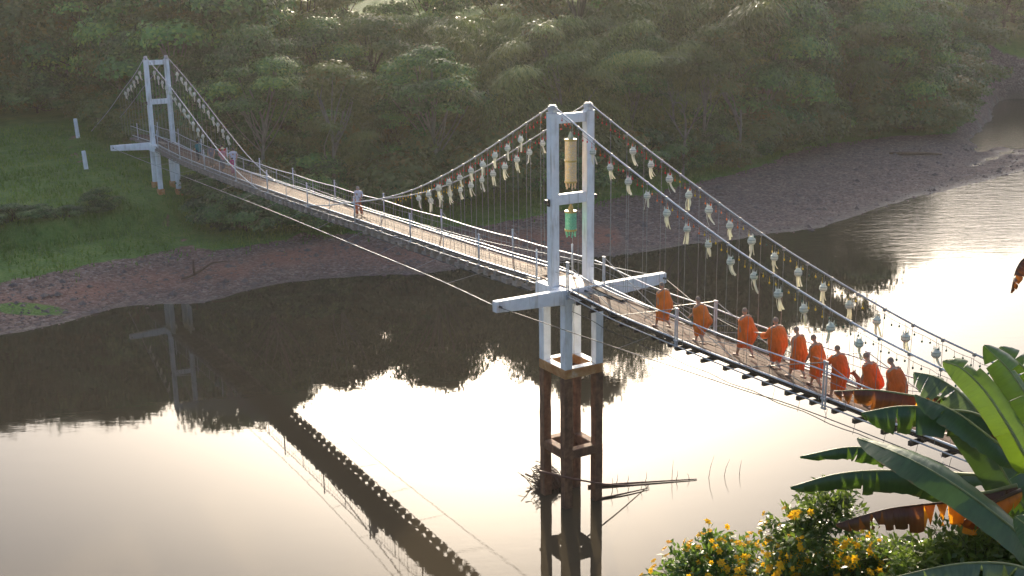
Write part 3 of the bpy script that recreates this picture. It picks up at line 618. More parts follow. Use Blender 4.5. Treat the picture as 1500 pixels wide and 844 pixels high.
for u in np.arange(58.2, 64, 1.05): lantern(-0.77, u, zc(u) - 0.5, 'small white lantern on the back-stay cable behind the bank tower', 'paper lanterns on the back stay')
def light_string(s, a, b, label):
    e = empty('light_string', (T1[0], T1[1], 0), TH); tag(e, label, 'string lights', 'coloured light strings under the cables')
    st = 0.26; uu = np.arange(a, b, st if b > a else -st)
    mb = MB(); mb.tube([(s * 0.77, u, zc(u) - 0.16 - 0.02 * math.sin(u * 9)) for u in uu], 0.006, 4); mb.build('cord', BOXM, e)
    ms = [MB() for _ in range(4)]
    for i, u in enumerate(uu):
        t = abs(u); k = 0 if t < 5.2 else 1 if t < 8.4 else 2 if t < 13.4 else 3
        if b > a: k = 0 if t < 9.5 else 2
        if random.random() < 0.12: k = min(3, k + 1)
        z = zc(u) - 0.2 - (0.10 if i % 2 else 0.02)
        ms[k].tube([(s * 0.77, u, zc(u) - 0.14), (s * 0.77, u, z)], 0.006, 4); ms[k].ball((s * 0.77, u, z - 0.03), (0.028, 0.028, 0.038), n=6, k=4)
    for k in range(4):
        if ms[k].v: tag(ms[k].build(('red', 'orange', 'yellow', 'green')[k] + '_bulbs', BULB[k], e, True), kind='stuff')
light_string(-1, -0.6, -19, 'string of red to yellow bulbs under the cable beside the monks')
light_string(1, -0.6, -19, 'string of red to yellow bulbs under the cable across the deck from the monks')
light_string(-1, 0.5, 13.5, 'string of red bulbs under the cable left of the pier tower, river-facing side')
light_string(1, 0.5, 13.5, 'string of red bulbs under the cable left of the pier tower, forest-facing side')
def tube_lantern(z_top, L, r, mat, label, p=0.0, seg=2):
    e = empty('tube_lantern', BW(p, 0, z_top), TH); tag(e, label, 'lantern')
    prof = []
    for k in range(seg):
        a, b = -L * k / seg, -L * (k + 1) / seg; prof += [(r, a - 0.03), (r * 1.0, (a + b) / 2), (r, b + 0.03)]
    mb = MB(); mb.lathe(prof, 16); mb.build('body', mat, e, False)
    for k in range(seg + 1):
        mb = MB(); mb.lathe([(r * 1.0, -L * k / seg - 0.035), (r * 1.06, -L * k / seg - 0.03), (r * 1.06, -L * k / seg + 0.03), (r * 1.0, -L * k / seg + 0.035)], 16); mb.build('hoop', GOLD, e)
    mb = MB(); mb.lathe([(r * 0.5, 0.03), (0.10, 0.12), (0.03, 0.28), (0.012, 0.30)], 10); mb.build('cap', PTRIM if seg == 2 else GOLD, e)
    mb = MB(); mb.tube([(0, 0, 0.28), (0, 0, 0.62 if seg == 2 else 0.3)], 0.008, 4); mb.build('cord', WIRE, e)
    for j in range(10):
        a = 2 * math.pi * j / 10; q = 0.9 * r; mb = MB(); h = 0.14 + 0.12 * (1 if j % 2 else 0.4)
        mb.tube([(q * math.cos(a), q * math.sin(a), -L - 0.02), (q * .9 * math.cos(a), q * .9 * math.sin(a), -L - h * .6), (q * .85 * math.cos(a), q * .85 * math.sin(a), -L - h)], [0.012, 0.022, 0.03], 5); mb.build('tassel', mat, e)
tube_lantern(8.645 + 5.25, 1.52, 0.215, GOLDP, 'tall gold patterned tube lantern hanging under the top beam of the pier tower')
tube_lantern(8.645 + 2.63, 0.68, 0.215, GREENP, 'short green tube lantern with gold rims hanging under the middle beam', seg=1)

# ------------------------------------------------------------------ people
def body_mesh(mb, h, fwd, swing, arm, lean, headtilt, arms_fwd=None):
    """one figure of height h facing local +y; union of tapered limbs, fused by a remesh"""
    k = h / 1.6; V = lambda x, y, z: (x * k, y * k, z * k)
    def ly(y, z): return y + lean * max(0, z - 0.85)
    mb.tube([V(0, ly(-.01, .80), .80), V(0, ly(0, .92), .92), V(0, ly(.0, 1.08), 1.08), V(0, ly(.01, 1.22), 1.22), V(0, ly(0, 1.33), 1.33)], [.125 * k, .14 * k, .125 * k, .15 * k, .11 * k], 14, flat=0.72)
    mb.tube([V(-.16, ly(-.01, 1.31), 1.31), V(.16, ly(-.01, 1.31), 1.31)], .062 * k, 10)
    nz = ly(.015, 1.38); hy = nz + headtilt
    mb.tube([V(0, ly(0, 1.30), 1.30), V(0, nz, 1.38), V(0, (nz + hy) / 2 + .01, 1.43)], [.07 * k, .052 * k, .05 * k], 10)
    hc = V(0, hy + .02, 1.495); mb.ball(hc, (.073 * k, .092 * k, .105 * k), n=14, k=10)
    mb.ball(V(0, hy + .065, 1.455), (.05 * k, .045 * k, .05 * k)); mb.ball(V(0, hy + .118, 1.478), (.014 * k, .02 * k, .022 * k))
    for s in (-1, 1): mb.ball(V(s * .077, hy + .01, 1.485), (.012 * k, .022 * k, .032 * k))
    for s in (-1, 1):
        st = swing * s
        hip = V(s * .085, 0, .86); kn = V(s * .085, .17 * st + .03, .47); an = V(s * .08, .30 * st - (.06 if st < 0 else 0), .085 + (.07 if st < 0 else 0)); 
        mb.tube([hip, V(s * .088, .1 * st + .02, .66), kn, V(s * .084, .22 * st, .30), an], [.098 * k, .08 * k, .058 * k, .056 * k, .036 * k], 10)
        zf = .035 + (.05 if st < 0 else 0)
        mb.tube([V(s * .08, an[1] / k - .055, zf + .01), V(s * .083, an[1] / k + .04, zf + .005), V(s * .09, an[1] / k + .13, zf - .005), V(s * .092, an[1] / k + .18, zf - .012)], [.036 * k, .038 * k, .036 * k, .022 * k], 8)
        sw = -st * 0.12 + arm[0 if s < 0 else 1]
        el = V(s * .235, ly(-.02 + sw * .4, 1.07), 1.05 + abs(sw) * .05); wr_ = V(s * .215, ly(.07 + sw * 1.0, .85), .84 + max(0, sw) * .35)
        mb.tube([V(s * .175, ly(-.01, 1.31), 1.315), V(s * .22, ly(-.02 + sw * .2, 1.2), 1.19), el, V(s * .228, ly(.03 + sw * .75, .95), .94 + max(0, sw) * .2), wr_], [.058 * k, .05 * k, .042 * k, .04 * k, .027 * k], 9)
        d = nrm(np.array(wr_) - np.array(el)); w0 = np.array(wr_)
        mb.tube([w0, w0 + d * .05 * k, w0 + d * .085 * k], [.028 * k, .036 * k, .033 * k], 8, flat=0.55)
        for j, L in enumerate((.062, .075, .07, .055)):
            o = np.array([0, (j - 1.5) * .018 * k, 0]); b0 = w0 + d * .08 * k + o; cur = np.array([-s * .02 * k, .006 * k, 0])
            mb.tube([b0, b0 + d * L * .55 * k + cur * .3, b0 + d * L * .95 * k + cur], [.0095 * k, .009 * k, .007 * k], 6)
        t0 = w0 + d * .03 * k; mb.tube([t0, t0 + d * .035 * k + np.array([0, .035 * k, 0]), t0 + d * .07 * k + np.array([-s * .008 * k, .045 * k, 0])], [.012 * k, .011 * k, .008 * k], 6)
    return hc, k
def person(name_label, u, p, h, heading, group=None, lean=0.0, swing=0.6, arm=(0, 0), tilt=0.0, clothes=None, skin=SKIN):
    e = empty('person', BW(p, u, zd(u) - 0.018), TH + heading); tag(e, name_label, 'person', group)
    mb = MB(); hc, k = body_mesh(mb, h, 0, swing, arm, lean, tilt); b = mb.build('body', skin, e, True)
    r = b.modifiers.new('fuse', 'REMESH'); r.mode = 'VOXEL'; r.voxel_size = 0.011; r.use_smooth_shade = True
    sm = b.modifiers.new('soft', 'SMOOTH'); sm.factor = 0.4; sm.iterations = 2
    return e, hc, k
def hair_cap(e, hc, k, mat, thick, low=0.1, name='hair', longer=0.0):
    mb = MB(); rs = []
    for i in range(9):
        ph = math.pi * (0.02 + i / 8 * (0.52 + longer)); ring = []
        for j in range(16):
            a = 2 * math.pi * j / 16; f = math.sin(a); drop = 1.0 - 0.30 * max(0, f) - 0.0
            q = ph * drop
            ring.append((hc[0] + (.073 * k + thick) * math.sin(q) * math.cos(a), hc[1] - 0.006 + (.092 * k + thick) * math.sin(q) * math.sin(a), hc[2] + (.105 * k + thick) * math.cos(q)))
        rs.append(ring[::-1])
    mb.rings(rs, caps=(True, False)); return mb.build(name, mat, e, True)
def loft_cloth(e, name, mat, prof, k, n=48, fold=0.012, seed=0, lean=0.0, bulge=(0, 0, 0), swing=0.0, arm_bump=0.0, freq=(5, 9), caps=(False, False), cent=None):
    """prof rows: z, half width x, half depth y, centre y"""
    r = np.random.default_rng(seed); ph = r.uniform(0, 6.28, 6); mb = MB(); rs = []
    P = catmull([q for q in prof], 34)
    for z, a, b_, cy in P:
        ring = []; zz = z / 1.6
        for j in range(n):
            th = 2 * math.pi * j / n; c, s = math.cos(th), math.sin(th)
            lowf = np.clip((1.35 - z) / 0.6, 0.12, 1)
            w = 1 + (fold / 0.2) * lowf * (math.sin(freq[0] * th + 7 * z + ph[0]) * 0.7 + math.sin(freq[1] * th - 5 * z + ph[1]) * 0.5 + 0.45 * math.sin(15 * th + 6 * z + ph[2]) + 0.3 * math.sin(23 * th - 9 * z + ph[5]))
            w += fold * 1.6 * math.sin(22 * z + 3.0 * th + ph[3]) * lowf
            if bulge[0]: w += 0.075 / (1 + math.exp(-60 * (z - 0.80 - 0.26 * math.cos(th - 2.6 - ph[4] * .1)))) + 0.06 / (1 + math.exp(-70 * (z - 1.02 + 0.16 * math.cos(th + 0.4)))) - .05
            bz = math.exp(-((z - bulge[1]) / 0.26) ** 2) * bulge[0] * max(0, math.cos(th - bulge[2])) ** 2
            ab = arm_bump * math.exp(-((z - 1.0) / 0.3) ** 2) * (max(0, math.cos(th - math.pi)) ** 4 + 0.6 * max(0, math.cos(th)) ** 4)
            x = (a + bz + ab) * w * c; y = cy + (b_ + bz) * w * s + lean * max(0, z - 0.85) + swing * 0.05 * math.copysign(1, c) * np.clip((0.8 - z) / 0.5, 0, 1)
            dz = 0.018 * math.sin(3 * th + ph[4]) * np.clip((0.7 - z) / 0.4, 0, 1)
            ring.append((x * k, y * k, (z + dz) * k))
        rs.append(ring)
    mb.rings(rs, caps=caps); o = mb.build(name, mat, e, True)
    sd = o.modifiers.new('cloth', 'SOLIDIFY'); sd.thickness = 0.006; sd.offset = 0
    return o
MONKS = [ # u, p, height, lean, swing, bulge amount, bulge direction, robe, arm swing (left,right), head tilt, label
 (-5.85, -0.30, 1.55, 0.02, 0.75, 0.13, 4.9, 0, (0.0, 0.0), 0.03, 'monk in bright orange robe leading the line up to the pier tower'),
 (-7.80, -0.36, 1.52, 0.06, 0.85, 0.17, 5.3, 0, (0.1, 0.0), 0.05, 'second monk in the line, orange robe swung out behind him, passing the first rail post'),
 (-9.60, -0.10, 1.56, 0.01, 0.80, 0.18, 5.2, 1, (0.0, 0.1), 0.01, 'third monk from the pier tower, upright in orange robe with long stride'),
 (-10.95, -0.10, 1.58, 0.03, 0.70, 0.10, 4.6, 1, (0.45, 0.0), 0.02, 'broad monk in wide orange robe with forearm held forward, fourth in line'),
 (-11.92, -0.20, 1.55, 0.02, 0.65, 0.09, 4.8, 1, (0.0, 0.0), 0.05, 'fifth monk from the pier tower, orange robe straight to the calves'),
 (-12.78, -0.32, 1.53, 0.13, 0.80, 0.08, 4.7, 1, (0.0, 0.1), 0.06, 'sixth monk from the pier tower, stooping slightly in orange robe'),
 (-13.72, -0.42, 1.49, 0.10, 0.60, 0.10, 4.7, 2, (0.75, 0.2), 0.03, 'monk reaching one hand forward beside the double rail post'),
 (-14.80, -0.36, 1.52, 0.24, 0.60, 0.13, 4.9, 2, (0.0, 0.0), 0.09, 'stooping monk in red-orange robe just behind the dog'),
 (-15.50, -0.22, 1.55, 0.22, 0.70, 0.12, 5.0, 2, (0.1, 0.0), 0.09, 'last monk in the line, red-orange robe half hidden by banana leaves')]
for i, (u, p, h, lean, sw, ba, bd, rm, arm, tilt, lab) in enumerate(MONKS):
    e, hc, k = person(lab, u, p, h, random.uniform(-.06, .06), 'monks walking across the bridge', lean, sw if i % 2 else -sw, arm, tilt)
    hair_cap(e, hc, k, STUB, 0.004)
    fat = 1.14 if i == 3 else 1.0 if i not in (4, 5) else 0.94
    prof = [(0.40, 0.205, 0.19, -.01), (0.55, 0.235, 0.215, -.02), (0.75, 0.25, 0.225, -.03), (0.95, 0.258, 0.215, -.03), (1.12, 0.265, 0.19, -.02), (1.25, 0.255, 0.165, -.01), (1.33, 0.205, 0.135, -.005), (1.375, 0.125, 0.10, 0.0), (1.395, 0.082, 0.078, 0.01), (1.41, 0.072, 0.07, 0.012)]
    prof = [(z if z < 1.1 else 1.1 + (z - 1.1) * .82, a, b, c) for z, a, b, c in prof]; fat *= 0.92; prof = [(z, a * fat, b * fat, c) for z, a, b, c in prof]
    loft_cloth(e, 'robe', ROBES[rm], prof, k, 84, 0.019, 40 + i, lean, (ba * .8, 0.78, bd), sw if i % 2 else -sw, 0.02, freq=(4, 7))
    loft_cloth(e, 'under_robe', ROBES[min(2, rm + 1)], [(0.29 + .03 * (i % 3), 0.185, 0.18, 0), (0.42, 0.20, 0.19, -.01), (0.6, 0.20, 0.18, -.01), (0.8, 0.17, 0.15, 0)], k, 48, 0.014, 80 + i, 0, (0, 1, 0), sw if i % 2 else -sw, freq=(5, 8))
    if arm[0] > 0.3:   # sleeve of cloth over the raised forearm
        A = arm[0]; mb = MB(); pts = [np.array(q) * k for q in ((-.19, .02, 1.27), (-.235, .02 + A * .25, 1.08), (-.23, .05 + A * .62, .99 + A * .05))]
        pts = [q + np.array([0, lean * max(0, q[2] / k - .85) * k, 0]) for q in pts]
        mb.tube(catmull(pts, 8), np.linspace(0.085, 0.10, 8) * k, 14, caps=False); mb.build('sleeve', ROBES[rm], e, True)
def townsperson(label, u, p, h, heading, top, bottom, group=None, hat=None, hair=HAIR, skirt=False, longhair=0.12, bag=None, swing=0.3, topname='shirt'):
    e, hc, k = person(label, u, p, h, heading, group, 0.02, swing, (0.15, 0.2), 0.01)
    hair_cap(e, hc, k, hair, 0.012, longer=longhair)
    loft_cloth(e, topname, top, [(0.80, 0.19, 0.145, 0), (0.95, 0.175, 0.135, 0), (1.1, 0.17, 0.13, 0), (1.24, 0.19, 0.14, 0), (1.33, 0.19, 0.12, 0), (1.375, 0.11, 0.09, 0.005), (1.395, 0.075, 0.07, .012)], k, 32, 0.004, int(h * 1000), 0.02)
    for s in (-1, 1):   # sleeves
        mb = MB(); mb.tube([(s * .165 * k, 0.0, 1.32 * k), (s * .215 * k, 0.0, 1.2 * k), (s * .24 * k, .02, 1.07 * k)], [.075 * k, .066 * k, .062 * k], 10, caps=False); mb.build('sleeve', top, e, True)
    if skirt: loft_cloth(e, 'skirt', bottom, [(0.18, 0.19, 0.19, 0), (0.45, 0.185, 0.175, 0), (0.7, 0.185, 0.16, 0), (0.92, 0.165, 0.135, 0)], k, 32, 0.006, 3)
    else:
        for s in (-1, 1):
            st = swing * s; mb = MB(); mb.tube([(s * .088 * k, 0, .93 * k), (s * .09 * k, .1 * st * k + .02 * k, .66 * k), (s * .09 * k, (.17 * st + .03) * k, .47 * k), (s * .088 * k, .27 * st * k - .01, .16 * k)], [.115 * k, .10 * k, .082 * k, .07 * k], 12); mb.build('trouser_leg', bottom, e, True)
    if hat is not None:
        mb = MB(); mb.lathe([(.155 * k, .02 * k), (.15 * k, .035 * k), (.095 * k, .045 * k), (.09 * k, .10 * k), (.06 * k, .128 * k), (.01, .132 * k)], 16, hc); mb.build('hat', hat, e, True)
    if bag is not None:
        mb = MB(); mb.box((-.27 * k, -.02, .80 * k), (.10, .26, .30)); bevel(mb.build('bag', bag, e), 0.03, 2)
        mb = MB(); mb.tube([(-.26 * k, -.1, .95 * k), (-.12 * k, -.08, 1.36 * k), (.10 * k, .12, 1.2 * k), (-.24 * k, .1, .93 * k)], 0.016, 6); mb.build('bag_strap', bag, e)
    return e
wht = cloth('white_cotton', (0.62, 0.60, 0.68)); org = cloth('orange_cotton', (0.62, 0.13, 0.04)); drk = cloth('dark_cotton', (0.035, 0.035, 0.045)); teal = cloth('teal_cotton', (0.01, 0.17, 0.19)); pink = cloth('pink_cotton', (0.55, 0.22, 0.28)); red = cloth('red_cotton', (0.48, 0.02, 0.02)); grey = cloth('grey_print', (0.22, 0.20, 0.22)); cream = cloth('cream_straw', (0.62, 0.52, 0.36)); jean = cloth('denim', (0.10, 0.13, 0.19)); greyhair = cloth('grey_cap', (0.30, 0.27, 0.25)); tan = cloth('tan_cotton', (0.36, 0.26, 0.19)); mag = cloth('magenta_cotton', (0.45, 0.06, 0.18))
townsperson('person in white top and orange trousers with grey cap standing alone midspan', 18.75, -0.22, 1.55, 2.1, wht, org, hat=None, hair=greyhair, bag=drk)
G = 'people gathered on the deck by the bank tower'
townsperson('person in teal shirt and dark trousers standing nearest the bank tower', 45.3, -0.45, 1.50, 0.4, teal, drk, G)
townsperson('person in grey patterned top at the edge of the small crowd', 42.4, -0.42, 1.50, 2.6, grey, tan, G)
townsperson('person in red top standing within the small crowd', 41.7, 0.1, 1.55, 2.9, red, jean, G)
townsperson('person in pink top and cream straw hat in the small crowd', 40.4, -0.30, 1.52, 3.3, pink, grey, G, hat=cream)
townsperson('person with dark hair and white top in the small crowd', 39.5, 0.12, 1.56, 2.8, wht, tan, G, longhair=0.3)
townsperson('child in magenta clothes beside the near rail', 38.2, -0.38, 1.12, 2.9, mag, pink, G)
# dog
e = empty('dog', BW(0.33, -14.05, zd(-14.05) - 0.02), TH + 0.25); tag(e, 'small brown dog with raised tail walking behind the reaching monk', 'dog')
mb = MB(); mb.tube([(0, -.26, .40), (0, -.12, .40), (0, .05, .38), (0, .2, .38), (0, .28, .42)], [.07, .095, .085, .115, .08], 12)
mb.tube([(0, .24, .42), (0, .34, .52), (0, .38, .56)], [.075, .06, .055], 10); mb.ball((0, .41, .575), (.058, .075, .062)); mb.tube([(0, .44, .565), (0, .55, .545)], [.042, .026], 8)
for s in (-1, 1):
    mb.tube([(s * .05, .22, .36), (s * .055, .21, .22), (s * .055, .23, .12), (s * .055, .23, .02), (s * .055, .27, .02)], [.05, .034, .024, .022, .024], 8)
    mb.tube([(s * .055, -.2, .38), (s * .06, -.14, .25), (s * .06, -.25, .14), (s * .06, -.23, .02), (s * .06, -.19, .02)], [.065, .045, .026, .022, .024], 8)
    mb.tube([(s * .035, .39, .62), (s * .05, .385, .69)], [.025, .006], 6)
mb.tube([(0, -.28, .44), (0, -.38, .55), (0, -.36, .70), (0, -.30, .78)], [.03, .026, .022, .012], 8)
dg = mb.build('body', simple('dog_fur', (0.30, 0.13, 0.06), (0.16, 0.07, 0.035), 7, 0.8), e, True); r_ = dg.modifiers.new('fuse', 'REMESH'); r_.mode = 'VOXEL'; r_.voxel_size = 0.011; r_.use_smooth_shade = True
# ------------------------------------------------------------------ debris at the pier, posts, branches
rd = np.random.default_rng(3)
e = empty('driftwood_raft', (1.45, 43.55, 0)); e.scale = (.62, .62, 1.0); tag(e, 'tangled raft of brown flood debris caught against the river pier', 'driftwood')
mb = MB()
for i in range(420):
    a = rd.normal(-0.42, 0.65); c = np.array([rd.normal(0.0, 0.55), rd.normal(0, 0.35), 0.0]); c[2] = rd.uniform(0, max(.1, .85 - .45 * c[0] - .35 * abs(c[0]))) * rd.random() ** .6; L = rd.uniform(0.3, 1.1)
    dv = np.array([math.cos(a), math.sin(a), rd.normal(-0.15, 0.35)]) * L / 2; mid = c + rd.normal(0, .04, 3)
    mb.tube([c - dv, mid, c + dv], [rd.uniform(.008, .03), rd.uniform(.008, .026), .006], 5)
tag(mb.build('twigs', DRIFT, e), kind='stuff')
mb = MB(); rs = []
for i in range(7):
    t = i / 6; ring = []
    for j in range(18):
        a = 2 * math.pi * j / 18; q = 1.0 - 0.95 * t ** 1.5; w = 1 + .16 * math.sin(3 * a + 1) + .1 * math.sin(7 * a + t * 3); ring.append((0.05 - .25 * t + 1.0 * q * w * math.cos(a), 0.5 * q * w * math.sin(a), -0.1 + 0.75 * t))
    rs.append(ring)
mb.rings(rs); mb.build('matted_core', DRIFT, e, True)
mb = MB()
for i in range(22):
    b0 = np.array([-0.6 + rd.normal(0, .14), rd.normal(0, .15), 0.45 + abs(rd.normal(0, .15))]); d = nrm([-0.55 + rd.normal(0, .35), rd.normal(0, .3), 0.9]); L = rd.uniform(.15, .45)
    mb.tube([b0, b0 + d * L * .5 + rd.normal(0, .03, 3), b0 + d * L], [.010, .008, .004], 4)
    if rd.random() < .6: mb.ball(b0 + d * L, (.035, .035, .03), n=5, k=3)
tag(mb.build('dry_stalks', DRIFT, e), kind='stuff')
def pole(name, pts, r, mat, label, group=None):
    o = empty(name, (pts[0][0], pts[0][1], 0)); tag(o, label, 'driftwood', group); q = np.array(pts) - np.array([pts[0][0], pts[0][1], 0])
    mb = MB(); mb.tube(catmull(q, 12), np.linspace(r, r * .35, 12), 7); t = mb.build('stem', mat, o, True)
    mb = MB()
    for k in (3, 6, 9):
        b0 = catmull(q, 12)[k]; mb.tube([b0, b0 + np.array([.06, .03, .22]), b0 + np.array([.05, .05, .40])], [r * .25, r * .16, .004], 5)
    mb.build('twig', mat, t)
pole('driftwood_pole', [(0.92, 41.25, 1.62), (2.1, 41.05, 1.40), (3.6, 41.9, 0.75), (5.3, 43.4, 0.02)], 0.05, REDPOLE, 'reddish pole leaning from the debris raft across the front pier column')
pole('driftwood_pole', [(2.9, 43.3, 0.05), (5.0, 43.6, 0.05), (7.3, 43.9, 0.03)], 0.06, REDPOLE, 'long reddish pole floating away from the pier')
pole('driftwood_pole', [(3.0, 42.1, 0.02), (4.3, 42.6, 0.05), (5.3, 43.1, 0.04)], 0.05, DRIFT, 'short dark pole joining the leaning pole at its tip')
mr = MB()
for x, y, L, a in ((6.3, 43.9, 0.85, .05), (7.8, 44.1, 0.95, .22), (8.45, 44.25, 0.72, .3), (9.1, 44.4, 0.6, .12), (4.5, 43.6, .3, .1), (3.9, 43.4, .35, -.1), (7.0, 43.85, .3, -.3)):
    mr.tube([(x, y, -.1), (x + a * .35 * L, y, L * .5), (x + a * L, y, L)], [.012, .009, .004], 4)
tag(mr.build('reed_stalks', DRIFT), 'thin dark reed stalks standing in the water off the pier', kind='stuff')
for (x, y), h, lab in (((-39.6, 108.6), 1.75, 'white square concrete post farther up the grass slope'), ((-34.9, 96.8), 1.5, 'white square concrete post lower down the grass slope')):
    z = gz(x, y); mb = MB(); s = .17; mb.rings([[(a * s * q, b * s * q, zz) for a, b in ((-1, -1), (1, -1), (1, 1), (-1, 1))] for zz, q in ((-.4, 1.05), (0, 1.0), (h - .08, .96), (h, .8))])
    o = bevel(mb.build('concrete_post', WHITE), .015); o.location = (x, y, z); o.rotation_euler = (.03, -.05, .4); tag(o, lab, 'post', 'white posts on the grass')
x, y = -21.2, 76.6; z = gz(x, y)
o = empty('dead_branch', (x, y, z)); tag(o, 'bare dead branch with upright stub lying on the gravel shore', 'branch')
mb = MB(); mb.tube([(-.7, -.6, .05), (-.2, -.2, .15), (.2, .15, .3), (1.1, .6, .85), (2.4, .9, .9)], [.05, .09, .10, .07, .02], 7); st = mb.build('limb', DRIFT, o, True)
mb = MB(); mb.tube([(0.05, 0, .15), (.02, 0, .7), (.05, 0, 1.25)], [.10, .085, .06], 7); mb.build('stub', DRIFT, st, True)
x, y = 43.2, 125.7; z = gz(x, y)
o = empty('fallen_log', (x, y, z)); tag(o, 'dark fallen log lying on the far gravel bar', 'log')
mb = MB(); mb.tube([(-2.6, .4, .15), (-.8, .1, .22), (1.2, -.15, .2), (2.8, -.3, .12)], [.12, .19, .17, .1], 8); lg = mb.build('trunk', DRIFT, o, True)
mb = MB(); mb.tube([(.4, 0, .3), (.7, .1, .7)], [.07, .03], 6); mb.build('branch_stub', DRIFT, lg)
# stones and grass
V = []; ic = np.array([(1, 0, 0), (0, 1, 0), (-1, 0, 0), (0, -1, 0), (0, 0, 1), (0, 0, -.4)], float); tri = [(0, 1, 4), (1, 2, 4), (2, 3, 4), (3, 0, 4), (1, 0, 5), (2, 1, 5), (3, 2, 5), (0, 3, 5)]
cnt = 0
while cnt < 5200:
    x = rd.uniform(-34, 62); y = np.interp(x, SX, SY) + rd.uniform(-0.6, 1) ** 1 * np.interp(x, [-34, 0, 20, 33, 60], [9, 10, 19, 24, 14]); z, d, g = ground(x, y)
    if z < -0.12: continue
    s = rd.uniform(.05, .12) * (1 + 1.6 * (rd.random() < .06)); pts = ic * (1 + rd.normal(0, .18, (6, 1))) * s * np.array([1.3, 1, .7]); a = rd.uniform(0, 6.28)
    pts = pts @ np.array([[math.cos(a), math.sin(a), 0], [-math.sin(a), math.cos(a), 0], [0, 0, 1]]) + np.array([x, y, float(z)])
    V += [pts[list(t)] for t in tri]; cnt += 1
st = link(bpy.data.objects.new('shore_stones', quads_mesh('shore_stones', np.array(V), STONE, nper=3))); tag(st, 'scattered grey and brown stones over the gravel shore', kind='stuff')
n = 120000; x = rd.uniform(-62, 40, n); y = np.interp(x, SX, SY) + rd.uniform(5, 55, n) * np.where(x < -18, 1, .6); z, d, g = ground(x, y)
pxp = np.interp(y, [78, 82, 86, 92, 98, 106, 112], [-20.6, -22.6, -25.0, -29.5, -35.5, -39.5, -40.5])
ge_ = np.where(x < -12, 9.5 + 1.2 * lump(x, y, .5, 5), g + .5 + .8 * lump(x, y, .4, 5))
ok = (d > ge_ + rd.normal(0, .8, n)) & (abs(x - pxp) > .45 + rd.normal(0, .35, n)) & (z > .2) & (lump(x, y, .6, 8) + rd.normal(0, .35, n) > -.25)
x, y, z = x[ok], y[ok], z[ok]; n = len(x); hh = rd.uniform(.12, .42, n) * (1 + .9 * np.exp(-((np.interp(x, SX, SY) + 17.5 - y) / 1.6) ** 2) * (x < -20)); a = rd.uniform(0, 6.28, n); w = rd.uniform(.03, .07, n); tl = rd.normal(0, .3, (n, 2)) * hh[:, None]
V = np.stack([np.stack([x - w * np.cos(a), y - w * np.sin(a), z - .03], -1), np.stack([x + w * np.cos(a), y + w * np.sin(a), z - .03], -1), np.stack([x + tl[:, 0], y + tl[:, 1], z + hh], -1)], 1)
gr = link(bpy.data.objects.new('grass', quads_mesh('grass', V, L_GRASS, np.clip(.45 + .5 * lump(x, y, .35, 4) + rd.normal(0, .2, n), 0, 1), nper=3))); tag(gr, 'short green grass covering the bank terraces', kind='stuff')

# ------------------------------------------------------------------ trees
def leaf_quads(C, D, Nn, L, Wd):
    """diamond leaves at C pointing along D with normal Nn"""
    D = D / (np.linalg.norm(D, axis=1)[:, None] + 1e-9); Sd = np.cross(D, Nn); Sd /= np.linalg.norm(Sd, axis=1)[:, None] + 1e-9
    L = L[:, None]; Wd = Wd[:, None]; nn = np.cross(Sd, D)
    return np.stack([C, C + D * L * .45 + Sd * Wd + nn * Wd * .25, C + D * L, C + D * L * .45 - Sd * Wd + nn * Wd * .25], 1)
def broad_crown(seed, H, Rr, ncl, lpc, ls, low=0.35, mat=L_BROAD, name='crown'):
    r = np.random.default_rng(seed); VV = []; var = []; limbs = []
    for i in range(ncl):
        t = r.random() ** .75; zz = H * (low + (1 - low) * t) * .94; rad = Rr * (1 - .85 * abs((t - .40) / .60) ** 2.0) * (0.60 + .48 * math.sqrt(r.random())); a = r.uniform(0, 6.28)
        c = np.array([rad * math.cos(a), rad * math.sin(a), zz]); limbs.append(c); cr = r.uniform(.6, 1.35) * Rr * .36; k = int(lpc * (cr / (Rr * .3)) ** 2 * r.uniform(.8, 1.15))
        d = r.normal(size=(k, 3)); d /= np.linalg.norm(d, axis=1)[:, None]; d[:, 2] = np.where(d[:, 2] < -.25, -d[:, 2] * .7, d[:, 2])
        rr = cr * (r.uniform(.72, 1.06, k))[:, None] * (1 + .22 * np.sin(d[:, :1] * 7 + i) * np.cos(d[:, 1:2] * 6 + i)); C = c + d * rr * np.array([1.2, 1.2, .70])
        tn = np.cross(d, r.normal(size=(k, 3))); D = tn / np.linalg.norm(tn, axis=1)[:, None] + d * .25 + r.normal(0, .2, (k, 3)); D[:, 2] -= .45; Nn = d * 1.0 + np.array([0, 0, .35]) + r.normal(0, .30, (k, 3))
        VV.append(leaf_quads(C, D, Nn, r.uniform(.7, 1.3, k) * ls, r.uniform(.7, 1.3, k) * ls * .30)); base = r.uniform(0, .9); var.append(np.clip(base + r.normal(0, .22, k), 0, 1))
    return quads_mesh(name, np.concatenate(VV), mat, np.concatenate(var)), limbs
def broad_trunk(seed, H, limbs, r0, mat=BARK):
    r = np.random.default_rng(seed); mb = MB(); top = H * .72
    sp = catmull([(0, 0, -.6), (r.normal(0, .15), r.normal(0, .15), H * .25), (r.normal(0, .3), r.normal(0, .3), H * .5), (r.normal(0, .5), r.normal(0, .5), top)], 14)
    mb.tube(sp, np.linspace(r0, r0 * .25, 14), 8)
    for c in sorted(limbs, key=lambda q: r.random())[:22]:
        k = int(np.clip((c[2] - H * .18) / top * 13 * r.uniform(.6, .85), 3, 12)); b = sp[k]; m_ = (b + c) / 2 + np.array([0, 0, -.1 * H * r.random() * .5]) + r.normal(0, .2, 3)
        mb.tube(catmull([b, m_, c], 6), np.linspace(r0 * .34, .03, 6), 5)
    return mb.mesh('trunk', mat, True)
